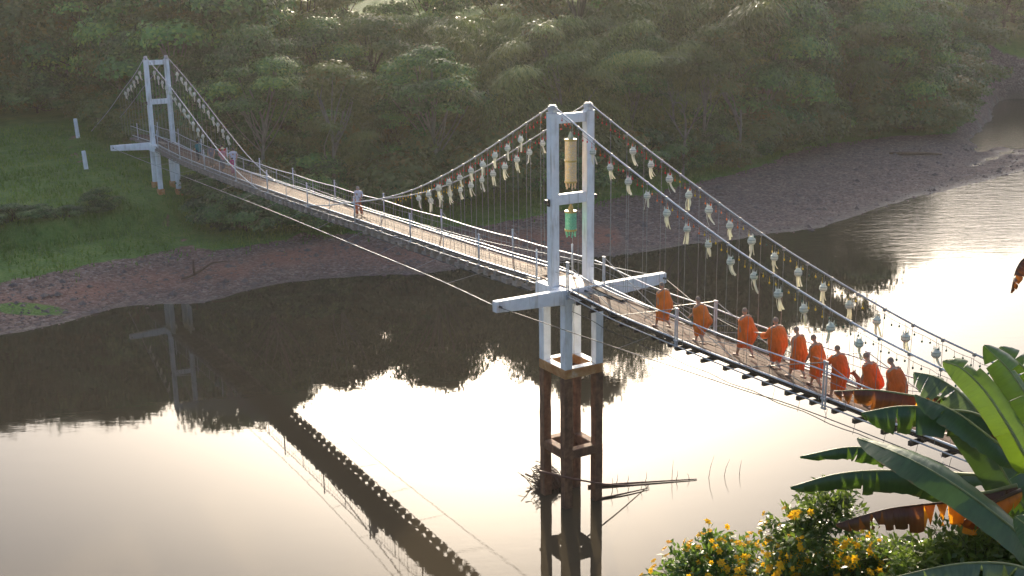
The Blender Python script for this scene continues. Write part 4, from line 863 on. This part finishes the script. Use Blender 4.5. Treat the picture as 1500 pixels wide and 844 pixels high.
def bamboo(seed, H, nc, spread, lpn):
    r = np.random.default_rng(seed); mb = MB(); VV = []; var = []
    for i in range(nc):
        a = r.uniform(0, 6.28); b0 = np.array([math.cos(a), math.sin(a), 0]) * r.uniform(.1, 1.3); h = H * r.uniform(.6, 1.05); ln = spread * r.uniform(.35, 1.1); o = np.array([math.cos(a + r.normal(0, .4)), math.sin(a + r.normal(0, .4)), 0])
        tt = np.linspace(0, 1, 14); sp = b0 + np.outer(ln * tt ** 2.3, o) + np.outer(h * (tt - .26 * tt ** 4.5), [0, 0, 1]); mb.tube(sp, np.linspace(.055, .008, 14), 5)
        base = r.uniform(.05, .9)
        for t in np.linspace(.16, 1.0, 21):
            f = t * 13; j = min(int(f), 12); c = sp[j] + (sp[j + 1] - sp[j]) * (f - j); k = int(lpn * (.35 + 1.3 * t)); rad = .35 + 1.25 * math.sin(min(1, t * 1.02) * math.pi * .82) 
            d = r.normal(size=(k, 3)); d /= np.linalg.norm(d, axis=1)[:, None]; d[:, 2] = np.where(d[:, 2] < -.2, -d[:, 2] * .6, d[:, 2]); q = r.uniform(.55, 1.08, k)[:, None] * rad
            C = c + d * q * np.array([1, 1, .60]); C[:, 2] -= (q[:, 0] ** 2) * .42
            D = d * .55 + o * .30 + r.normal(0, .22, (k, 3)); D[:, 2] -= .80; Nn = d + o * .25 + np.array([0, 0, .45]) + r.normal(0, .28, (k, 3))
            VV.append(leaf_quads(C, D, Nn, r.uniform(.28, .55, k), r.uniform(.030, .055, k))); var.append(np.clip(base + r.normal(0, .22, k), 0, 1))
    return quads_mesh('crown', np.concatenate(VV), L_BAMB, np.concatenate(var)), mb.mesh('culms', CULM, True)
BRO = []
for k, (H, Rr, ncl, lpc, ls, m) in enumerate(((13, 4.3, 36, 380, .32, L_BROAD), (15, 4.9, 42, 400, .34, L_BROAD), (11, 4.0, 32, 360, .30, L_OLIVE), (16, 4.2, 46, 360, .33, L_DARK))):
    c, lb = broad_crown(200 + k, H, Rr, ncl, lpc, ls, .14, m); BRO.append((c, broad_trunk(300 + k, H, lb, .28), H))
c, lb = broad_crown(250, 15, 3.3, 17, 300, .30, .48, L_BROAD); AIRY = (c, broad_trunk(350, 15, lb, .2, PALEBARK), 15)
c, lb = broad_crown(251, 13, 2.8, 13, 280, .28, .52, L_OLIVE); AIRY2 = (c, broad_trunk(351, 13, lb, .17, PALEBARK), 13)
BAM = [(*bamboo(400 + k, H, nc, sp, lp), H) for k, (H, nc, sp, lp) in enumerate(((13, 12, 6.0, 78), (15, 14, 6.6, 78), (11.5, 11, 6.4, 78)))]
BUS = []
for k, (H, Rr, ncl, m) in enumerate(((3.6, 2.3, 26, L_DARK), (4.6, 2.5, 30, L_BROAD), (3.0, 2.6, 24, L_OLIVE))):
    c, lb = broad_crown(500 + k, H, Rr, ncl, 190, .30, .12, m, 'foliage'); BUS.append((c, broad_trunk(600 + k, H, lb, .09), H))
LOOK = {}
for k, w in enumerate(('mid-green round', 'tall green', 'olive', 'dark narrow')): LOOK[BRO[k][0].name] = w
for k, w in enumerate(('arching', 'tall arching', 'low fountain-shaped')): LOOK[BAM[k][0].name] = w
for k, w in enumerate(('dark', 'mid-green', 'olive')): LOOK[BUS[k][0].name] = w
def place(x, y):
    d = y - sy(x) - tl(x)
    w = 'above the grass terrace' if x < -36 else 'behind the bank tower' if x < -22 else 'behind the far end of the deck' if x < -9 else 'behind midspan' if x < 3 else 'behind the pier tower' if x < 13 else 'behind the grassy bar' if x < 30 else 'beyond the wide gravel' if x < 46 else 'beyond the gravel tip'
    r = 'at the wood edge' if d < 9 else 'part way up the slope' if d < 24 else 'high on the slope'
    return r + ' ' + w
def tree(kind, x, y, h, label, group, name, parts=('trunk', 'crown'), rz=None, wide=1.0, dz=0.0):
    cm, tm, H = kind; s = h / H
    e = empty(name, (x, y, gz(x, y) - .1 + dz), random.uniform(0, 6.28) if rz is None else rz); e.scale = (s * wide, s * wide, s)
    inst(parts[0], tm, e); inst(parts[1], cm, e)
    if label is None: label = LOOK[cm.name] + {'bamboo_clump': ' bamboo', 'broadleaf_tree': ' tree', 'slope_tree': ' bushy tree', 'undergrowth_bush': ' low bush', 'tall_bush': ' tall bush'}[name] + ' ' + place(x, y)
    return tag(e, label, 'bamboo' if name == 'bamboo_clump' else 'tree' if 'tree' in name else 'bush', group)
def tl(x): # distance of the tree line behind the water edge
    return float(np.interp(x, [-90, -60, -48, -40, -32, -26, -20, -14, 0, 10, 20, 35, 45, 57, 75], [66, 64, 62, 57, 42, 32, 20, 14, 16, 21, 25, 31, 27, 22, 26]))
def sy(x): return float(np.interp(x, SX, SY))
# undergrowth at the edge of the wood
random.seed(11)
for x in np.arange(-66, 62, 2.5):
    xx = x + random.uniform(-.8, .8); y = sy(xx) + tl(xx) + random.uniform(-.6, 1.8)
    if xx > 50 + (y - 141) * .45: continue
    tree(random.choice(BUS), xx, y, random.uniform(2.4, 4.6), None, 'undergrowth along the wood edge', 'undergrowth_bush', ('stems', 'foliage'), wide=random.uniform(.95, 1.3))
for x in np.arange(-66, 64, 5.6):
    xx = x + random.uniform(-1, 1); y = sy(xx) + tl(xx) + 4.0 + random.uniform(-.6, 2)
    if xx > 48 + (y - 141) * .45: continue
    tree(random.choice(BUS), xx, y, random.uniform(4.2, 6.8), None, 'tall bushes of the wood edge', 'tall_bush', ('stems', 'foliage'), wide=random.uniform(.9, 1.15))
def hgt(x): return float(np.interp(x, [-80, -55, -40, -30, -22, -12, -2, 8, 18, 30, 42, 60, 90], [18, 18, 16.5, 15, 13, 12.5, 13.5, 15.5, 17, 18, 17, 14, 14]))
LB = {0: 'dark green broad-leaved tree on the slope behind the bank tower', 1: 'arching feathery bamboo clump on the slope behind the bridge', 2: 'hazy green tree on the wooded slope beyond the gravel bar'}
def wood(x, row):
    bam = -16 < x < 18 and random.random() < .82 or 18 <= x < 46 and random.random() < .5
    return bam
for row, (off, step, mul) in enumerate(((4.5, 6.4, .98), (9.5, 5.8, 1.08), (16.0, 6.0, 1.08), (26, 7.0, 1.0), (38, 8.5, 1.05))):
    for x in np.arange(-78 - 6 * row, 74 + 8 * row, step):
        xx = x + random.uniform(-1.5, 1.5); y = sy(xx) + tl(xx) + off + random.uniform(-1.8, 1.8)
        h = hgt(xx) * mul * random.uniform(.66, 1.18) * (0.9 if row > 2 else 1)
        if xx > 45 + (y - 141) * .45 and y < 203: continue
        if wood(xx, row) and row < 4:
            tree(random.choice(BAM), xx, y, h * random.uniform(.9, 1.05), None, 'bamboo clumps on the far slope', 'bamboo_clump', ('culms', 'crown'), wide=random.uniform(.95, 1.2))
        elif xx < -12:
            tree(random.choice([BRO[0], BRO[1], BRO[3], BRO[1], BRO[0], BRO[3], BRO[2]]), xx, y, h, None, 'broad-leaved trees behind the bank tower', 'broadleaf_tree', wide=random.uniform(.95, 1.2))
        else:
            tree(random.choice([BRO[0], BRO[2], BRO[3], BRO[1]]), xx, y, h, None, 'trees beyond the gravel bar', 'slope_tree', wide=random.uniform(.95, 1.2))
for i, x in enumerate((-52, -43, -37, -30.5, -19.5, -13, -5.5, 4.5, 10.5, 19, 27, 33.5, 40)):
    xx = x + random.uniform(-1, 1); y = sy(xx) + tl(xx) + random.uniform(.2, 2.0)
    e = tree((AIRY, AIRY2)[i % 2], xx, y, random.uniform(11, 15.5), ('slender pale-trunked green tree ' if i % 2 == 0 else 'slender pale-trunked olive tree ') + place(xx, y), 'slender trees in front of the wood', 'slender_tree', wide=random.uniform(.9, 1.2))
for (x, y, h) in [(88 + 6.5 * (i % 9) - 14, 196 + 9 * (i // 9) + 0.5 * (i % 9), random.uniform(10, 15)) for i in range(27)]:
    tree(random.choice(BRO), x + random.uniform(-2, 2), y + random.uniform(-2, 2), h, 'distant green tree where the stream bends out of sight', 'distant trees up the stream', 'distant_tree', wide=1.25)
for y in np.arange(140, 196, 3.2):
    xx = 50.0 + (y - 141) * .45 + random.uniform(-1, .6)
    tree(random.choice(BUS), xx, y, random.uniform(3, 5), 'rounded bush overhanging the stream bend', 'bushes along the stream bend', 'stream_bush', ('stems', 'foliage'), wide=1.3)
    tree(random.choice(BRO), xx - 6, y + 1, random.uniform(8, 12), 'green tree on the corner above the stream bend', 'trees on the corner above the stream bend', 'corner_tree', wide=1.15)
# thicket below the bank tower, lone bushes on the bank
for x, y, h in ((-21.8, 87.0, 2.6), (-19.5, 85.5, 2.9), (-17.2, 87.5, 3.4), (-23.4, 90.5, 2.2), (-15.0, 88.5, 3.8)):
    tree(random.choice(BUS[:2]), x, y, h, 'dark bush in the thicket below the bank tower', 'thicket below the bank tower', 'thicket_bush', ('stems', 'foliage'), wide=1.25)
for i, x in enumerate(np.arange(-47, -29.5, 1.7)):
    y = sy(x) + 17.8 / .93 + random.uniform(-.3, .3)
    tree(BUS[0], x, y, random.uniform(.9, 1.35), 'low dark hedge bush on the step between the two lawns', 'hedge bushes on the lawn step', 'hedge_bush', ('stems', 'foliage'), wide=1.5)
tree(BUS[1], -30.0, 85.6, 1.5, 'small round pale green bush on the grass terrace edge', None, 'terrace_bush', ('stems', 'foliage'), wide=1.4)
def bare_tree(x, y, H, seed, label):
    r = np.random.default_rng(seed); e = empty('bare_tree', (x, y, gz(x, y) - .2)); tag(e, label, 'tree')
    mb = MB(); br = MB()
    def grow(p, d, L, rad, lv, m):
        pts = [p]; q = p.copy(); dd = d.copy()
        for i in range(5): dd = nrm(dd + r.normal(0, .10, 3) + np.array([0, 0, .05])); q = q + dd * L / 5; pts.append(q.copy())
        m.tube(pts, np.linspace(rad, rad * .55, 6), 6)
        if lv > 0:
            for k in range(3 if lv > 1 else 2): grow(pts[r.integers(3, 6)], nrm(dd + r.normal(0, .5, 3) + np.array([0, 0, .15])), L * r.uniform(.55, .8), rad * .55, lv - 1, br)
    grow(np.zeros(3), np.array([0.05, 0, 1.0]), H * .42, .16, 4, mb)
    t = mb.build('trunk', PALEBARK, e, True); br.build('branches', PALEBARK, t, True)
bare_tree(16.0, sy(16.0) + tl(16.0) - 2.4, 11.5, 5, 'pale leafless tree with upright forked branches at the wood edge')
bare_tree(22.5, sy(22.5) + tl(22.5) - 1.8, 14, 9, 'pale leafless tree with spreading crooked branches beyond the gravel bar')

# ------------------------------------------------------------------ banana plants and flowering shrubs on the near slope
def banana_leaf(parent, spine, hw, droop, seed, mats, pick, up=(0, 0, 1), tears=0.35, roll=0.0, gaps=1.0):
    r = np.random.default_rng(seed); n = 40; sp = catmull(spine, n); T = np.gradient(sp, axis=0); T /= np.linalg.norm(T, axis=1)[:, None]
    v = []; f = []; mi = []; uvs = []
    for s in (-1, 1):
        dr = R(droop[0] if s < 0 else droop[1]); i = 0
        while i < n - 1:
            k = 1 + int(r.geometric(tears)); j = min(n - 1, i + k); m = pick(r, (i + j) / 2 / n, s); xd = r.normal(0, .17); cut = r.uniform(.70, 1.05) if tears > .2 else r.uniform(.93, 1.02); gap = (r.uniform(.30, .80) if r.random() < .4 else r.uniform(.0, .08)) * gaps
            cols = []
            for c in range(i, j + 1):
                t = c / (n - 1); w = hw * (min(1, (t + .02) / .16)) ** .5 * max(0.02, 1 - max(0, (t - .62) / .38) ** 2.2) ** .6 * cut
                l = nrm(np.cross(T[c], np.array(up, float))); nn = nrm(np.cross(l, T[c])); l, nn = l * math.cos(roll) + nn * math.sin(roll), nn * math.cos(roll) - l * math.sin(roll)
                col = []
                for q in range(5):
                    a = (dr + xd) * (0.45 + .55 * q / 4); rr = w * q / 4; fr = (c - i) / max(1, j - i) - .5
                    P = sp[c] + s * l * rr * math.cos(a) - nn * rr * math.sin(a) - T[c] * fr * gap * rr * 1.1 + T[c] * rr * .12 + nn * .006 * math.sin(c * 2.1 + q)
                    col.append(P); uvs.append((t, q / 4 * s))
                cols.append(col)
            b0 = len(v); v += [p_ for col in cols for p_ in col]
            for a in range(len(cols) - 1):
                for q in range(4): f.append((b0 + a * 5 + q, b0 + a * 5 + q + 1, b0 + a * 5 + 6 + q, b0 + a * 5 + 5 + q)); mi.append(m)
            i = j
    me = bpy.data.meshes.new('leaf'); me.from_pydata([tuple(q) for q in v], [], f)
    for q in mats: me.materials.append(q)
    me.polygons.foreach_set('material_index', mi); me.polygons.foreach_set('use_smooth', [True] * len(f))
    ul = me.uv_layers.new(name='UVMap'); li = np.zeros(len(me.loops), np.int32); me.loops.foreach_get('vertex_index', li); ul.data.foreach_set('uv', np.array(uvs)[li].reshape(-1).astype(np.float32))
    me.update(); o = link(bpy.data.objects.new('leaf', me), parent)
    mb = MB(); mb.tube(sp, np.linspace(.020, .004, n), 6); mb.build('midrib', BRIB if mats[0] is not BBROWN else BBROWN, o, True)
    return o
BM = [BG, BGREY, BBROWN, BORANGE]
g0 = lambda r, t, s: 0
def deadmix(r, t, s): return 0 if t < .35 else (3 if r.random() < .28 else 2)
def orangemix(r, t, s): return 3 if (t < .6 and r.random() < .6) else 2
def edgemix(r, t, s): return 2 if (t < .22 and r.random() < .7) else 0
LV = {
'L1':[(4.54, 9.36, 14.67), (4.27, 9.33, 14.95), (3.8, 9.42, 15.3), (3.46, 9.67, 15.45), (3.14, 10.09, 15.48)],
'L2':[(4.44, 10.5, 15.5), (4.12, 10.62, 15.54), (3.73, 10.72, 15.54), (3.38, 10.8, 15.45)],
'L3':[(4.41, 11.11, 15.43), (4.04, 11.22, 15.46), (3.65, 11.33, 15.49), (3.28, 11.42, 15.45)],
'L4':[(4.2, 10.93, 14.77), (3.89, 11.07, 14.88), (3.72, 11.18, 14.9), (3.37, 11.18, 14.93), (2.92, 11.25, 14.81)],
'L5':[(4.37, 10.32, 14.81), (4.08, 10.45, 14.89), (3.66, 10.56, 14.94), (3.16, 10.65, 14.88), (2.7, 10.71, 14.72)],
'L6':[(4.23, 9.83, 14.91), (4.08, 9.84, 14.95), (3.71, 9.93, 14.88), (3.37, 10.01, 14.79), (2.98, 10.07, 14.63)],
'L7':[(4.54, 9.76, 15.41), (4.38, 9.83, 15.69), (4.22, 9.99, 15.95), (4.06, 10.15, 16.11), (3.93, 10.28, 16.14)],
'L8':[(4.46, 10.71, 15.5), (4.33, 10.85, 15.63), (4.14, 10.98, 15.74), (3.96, 11.09, 15.76)],
'L9':[(4.8, 9.8, 15.58), (4.6, 9.99, 15.9), (4.47, 10.15, 16.11), (4.3, 10.3, 16.28)],
'L9b':[(5.09, 10.54, 15.63), (4.84, 10.62, 15.94), (4.65, 10.77, 16.11)],
'L10':[(4.38, 10.18, 15.43), (4.11, 10.33, 15.62), (3.8, 10.56, 15.72)],
'L11':[(4.92, 10.01, 14.41), (4.71, 10.23, 14.83), (4.54, 10.52, 15.16), (4.36, 10.79, 15.41), (4.28, 10.91, 15.48)],
'L12':[(5.11, 10.29, 14.69), (4.93, 10.48, 15.02), (4.76, 10.76, 15.3), (4.6, 10.9, 15.43)],
'L13':[(4.16, 8.31, 15.0), (3.89, 8.43, 15.07), (3.46, 8.43, 15.08), (2.95, 8.49, 14.93)],
'L14':[(4.3, 8.6, 14.95), (4.19, 8.77, 15.18), (4.1, 8.89, 15.26)],
'L15':[(4.85, 10.19, 17.04), (4.65, 10.31, 17.11), (4.53, 10.28, 17.01), (4.51, 10.32, 16.77)]}
def banana_plant(base, crown, label, leaves):
    bz = near_z(*base); o = empty('banana_plant', (base[0], base[1], bz)); tag(o, label, 'banana plant')
    off = np.array([base[0], base[1], bz]); c = np.array(crown) - off
    mb = MB(); mb.tube(catmull([(0, 0, -.3), c * .35 + [.05, 0, 0], c * .75, c], 16), np.linspace(.16, .08, 16), 12); mb.build('pseudostem', BSTEM, o, True)
    for nm, hw, droop, mats, pick, tears, roll, gaps, upv in leaves:
        spn = np.array(LV[nm]) - off; spn = np.vstack([c * .6 + spn[0] * .4 + [0, 0, .05], spn]) if np.linalg.norm(c - spn[0]) > .25 else spn
        banana_leaf(o, spn, hw, droop, hash(nm) % 1 + sum(map(ord, nm)), mats, pick, upv, tears, roll, gaps)
UP = (0, 0, 1); FACE = (-0.25, -0.85, 0.45)
banana_plant((4.95, 10.4), (4.9, 10.1, 14.95), 'banana plant with ragged drooping green and dead brown leaves over the bridge deck', [
 ('L2', .30, (78, 70), BM, edgemix, .30, 0, .6, UP), ('L3', .24, (82, 78), BM, deadmix, .45, 0, 1.2, UP), ('L4', .19, (76, 70), BM, g0, .35, 0, 1.5, UP),
 ('L5', .26, (80, 74), BM, edgemix, .40, 0, 1.0, UP), ('L6', .27, (84, 80), [BBROWN, BGREY, BBROWN, BORANGE], orangemix, .5, 0, 1.0, UP),
 ('L7', .155, (12, 42), [BLIT, BGREY, BBROWN, BORANGE], g0, .10, 0.1, .3, FACE), ('L8', .26, (40, 55), [BGREY, BG, BBROWN, BORANGE], g0, .15, .3, .4, UP), ('L10', .20, (35, 40), BM, g0, .12, 0, .3, UP),
 ('L9b', .18, (45, 40), BM, g0, .2, 0, .5, FACE)])
banana_plant((4.75, 9.2), (4.72, 9.1, 14.55), 'banana plant with broad dark green leaves rising beside the flowering shrubs', [
 ('L1', .23, (25, 38), BM, g0, .06, 0, .2, (-0.1, -0.55, 0.8)), ('L9', .20, (42, 50), BM, g0, .12, 0, .6, FACE), ('L11', .28, (35, 42), BM, g0, .05, 0, .2, FACE), ('L12', .26, (40, 38), BM, g0, .08, 0, .2, FACE),
 ('L13', .24, (55, 60), [BGREY, BG, BBROWN, BORANGE], g0, .4, 0, 1.0, UP), ('L14', .12, (20, 25), BM, g0, .1, 0, .3, FACE)])
banana_plant((5.4, 10.9), (5.15, 10.6, 16.75), 'tall banana plant with a dry brown hanging leaf tip', [('L15', .11, (60, 70), [BBROWN, BGREY, BBROWN, BORANGE], lambda r, t, s: 2, .4, 0, 1.0, UP)])
fm = MB()
for j in range(6):
    a = j * math.pi / 3; c, s = math.cos(a), math.sin(a)
    fm.add([(0, 0, 0), (.022 * c - .014 * s, .022 * s + .014 * c, .010), (.042 * c, .042 * s, .006), (.022 * c + .014 * s, .022 * s - .014 * c, .010)], [(0, 3, 2, 1)])
fm.ball((0, 0, .006), (.010, .010, .008), n=6, k=3)
FLOWER = fm.mesh('flower', PETAL)
def shrub(base, lobes, nleaf, nflow, label, seed, ls, bias=(-.4, -.5, .8)):
    r = np.random.default_rng(seed); bz = near_z(*base); o = empty('flowering_shrub' if nflow else 'dense_shrub', (base[0], base[1], bz)); tag(o, label, 'shrub')
    off = np.array([base[0], base[1], bz]); VV = []; var = []; mb = MB(); tips = []
    tot = sum(q[1] ** 2 for q in lobes)
    for c, rad in lobes:
        c = np.array(c) - off; k = int(nleaf * rad ** 2 / tot)
        nsp = max(8, int(k / 26))
        mb.tube(catmull([(0, 0, -.2), c * np.array([.4, .4, .5]) + r.normal(0, .05, 3), c], 8), np.linspace(.03, .012, 8), 5)
        for i in range(nsp):   # leafy sprays
            d = nrm(r.normal(size=3) + np.array([0, 0, .45])); tip = c + d * rad * r.uniform(.65, 1.12) * np.array([1.1, 1.1, .95]); b = c + (tip - c) * r.uniform(.15, .5)
            mb.tube([b, (b + tip) / 2 + r.normal(0, .02, 3), tip], [.006, .004, .002], 4)
            t = r.random(26)[:, None]; C = b + (tip - b) * t + r.normal(0, .035, (26, 3)); D = nrm(tip - b) * .5 + r.normal(0, .55, (26, 3)); D[:, 2] -= .1
            VV.append(leaf_quads(C, D, r.normal(0, .5, (26, 3)) + [0, 0, 1.0], r.uniform(.6, 1.3, 26) * ls, r.uniform(.7, 1.2, 26) * ls * .22)); var.append(np.clip(r.uniform(.15, .75) + r.normal(0, .15, 26), 0, 1)); tips.append((tip, d))
    mb.build('stems', BARK, o, True); inst('foliage', quads_mesh('foliage', np.concatenate(VV), L_SHRUB, np.concatenate(var)), o)
    tips.sort(key=lambda q: -(q[1] @ nrm(bias) + r.normal(0, .28)))
    for tip, d in tips[:nflow]:
        for _ in range(1 + int(r.random() < .45)):
            p_ = tip + d * .03 + r.normal(0, .03, 3); q = Vector(nrm(d + np.array([-.1, -.5, .3]) + r.normal(0, .3, 3))).to_track_quat('Z', 'Y').to_euler(); s = r.uniform(.6, 1.25)
            inst('flower', FLOWER, o, tuple(p_), q, (s, s, s))
shrub((2.1, 11.6), [((1.78, 11.1, 13.55), .34), ((2.05, 11.2, 13.65), .36), ((2.38, 11.1, 13.62), .34), ((2.2, 11.3, 13.2), .55), ((1.8, 11.3, 13.1), .5)], 6500, 150, 'small rounded shrub thick with yellow flowers at the water side', 21, .085)
shrub((3.2, 11.2), [((2.85, 10.7, 14.15), .36), ((3.1, 10.8, 14.35), .36), ((2.75, 10.7, 13.75), .42), ((3.35, 10.7, 13.72), .42), ((3.7, 10.7, 13.78), .40), ((3.1, 10.7, 13.5), .6), ((3.7, 10.8, 13.6), .6)], 12500, 150, 'larger shrub with yellow flowers along its left side below the banana leaves', 22, .085, (-1.1, -.3, .7))
shrub((4.1, 10.2), [((3.85, 9.95, 14.15), .40), ((4.2, 9.9, 14.25), .42), ((4.5, 9.9, 14.35), .42), ((3.9, 10, 13.7), .55), ((4.4, 9.9, 13.75), .6)], 13000, 4, 'dense dark shrub without many blooms under the broad banana leaves', 23, .095)
# ------------------------------------------------------------------ haze over the valley, thickened to stand in for lens flare veil
hm = bpy.data.materials.new('valley_haze'); hm.use_nodes = True; hn = hm.node_tree.nodes; hn.remove(hn['Principled BSDF'])
pv = hn.new('ShaderNodeVolumePrincipled'); pv.inputs['Color'].default_value = (0.95, 0.93, 0.88, 1); pv.inputs['Density'].default_value = 0.00016; pv.inputs['Anisotropy'].default_value = 0.5
hm.node_tree.links.new(pv.outputs[0], hn['Material Output'].inputs['Volume'])
hb = MB(); hb.box((20, 130, 24), (320, 400, 56)); hz = hb.build('haze', hm); tag(hz, 'thin warm morning haze filling the river valley, partly standing in for lens veil', kind='stuff')
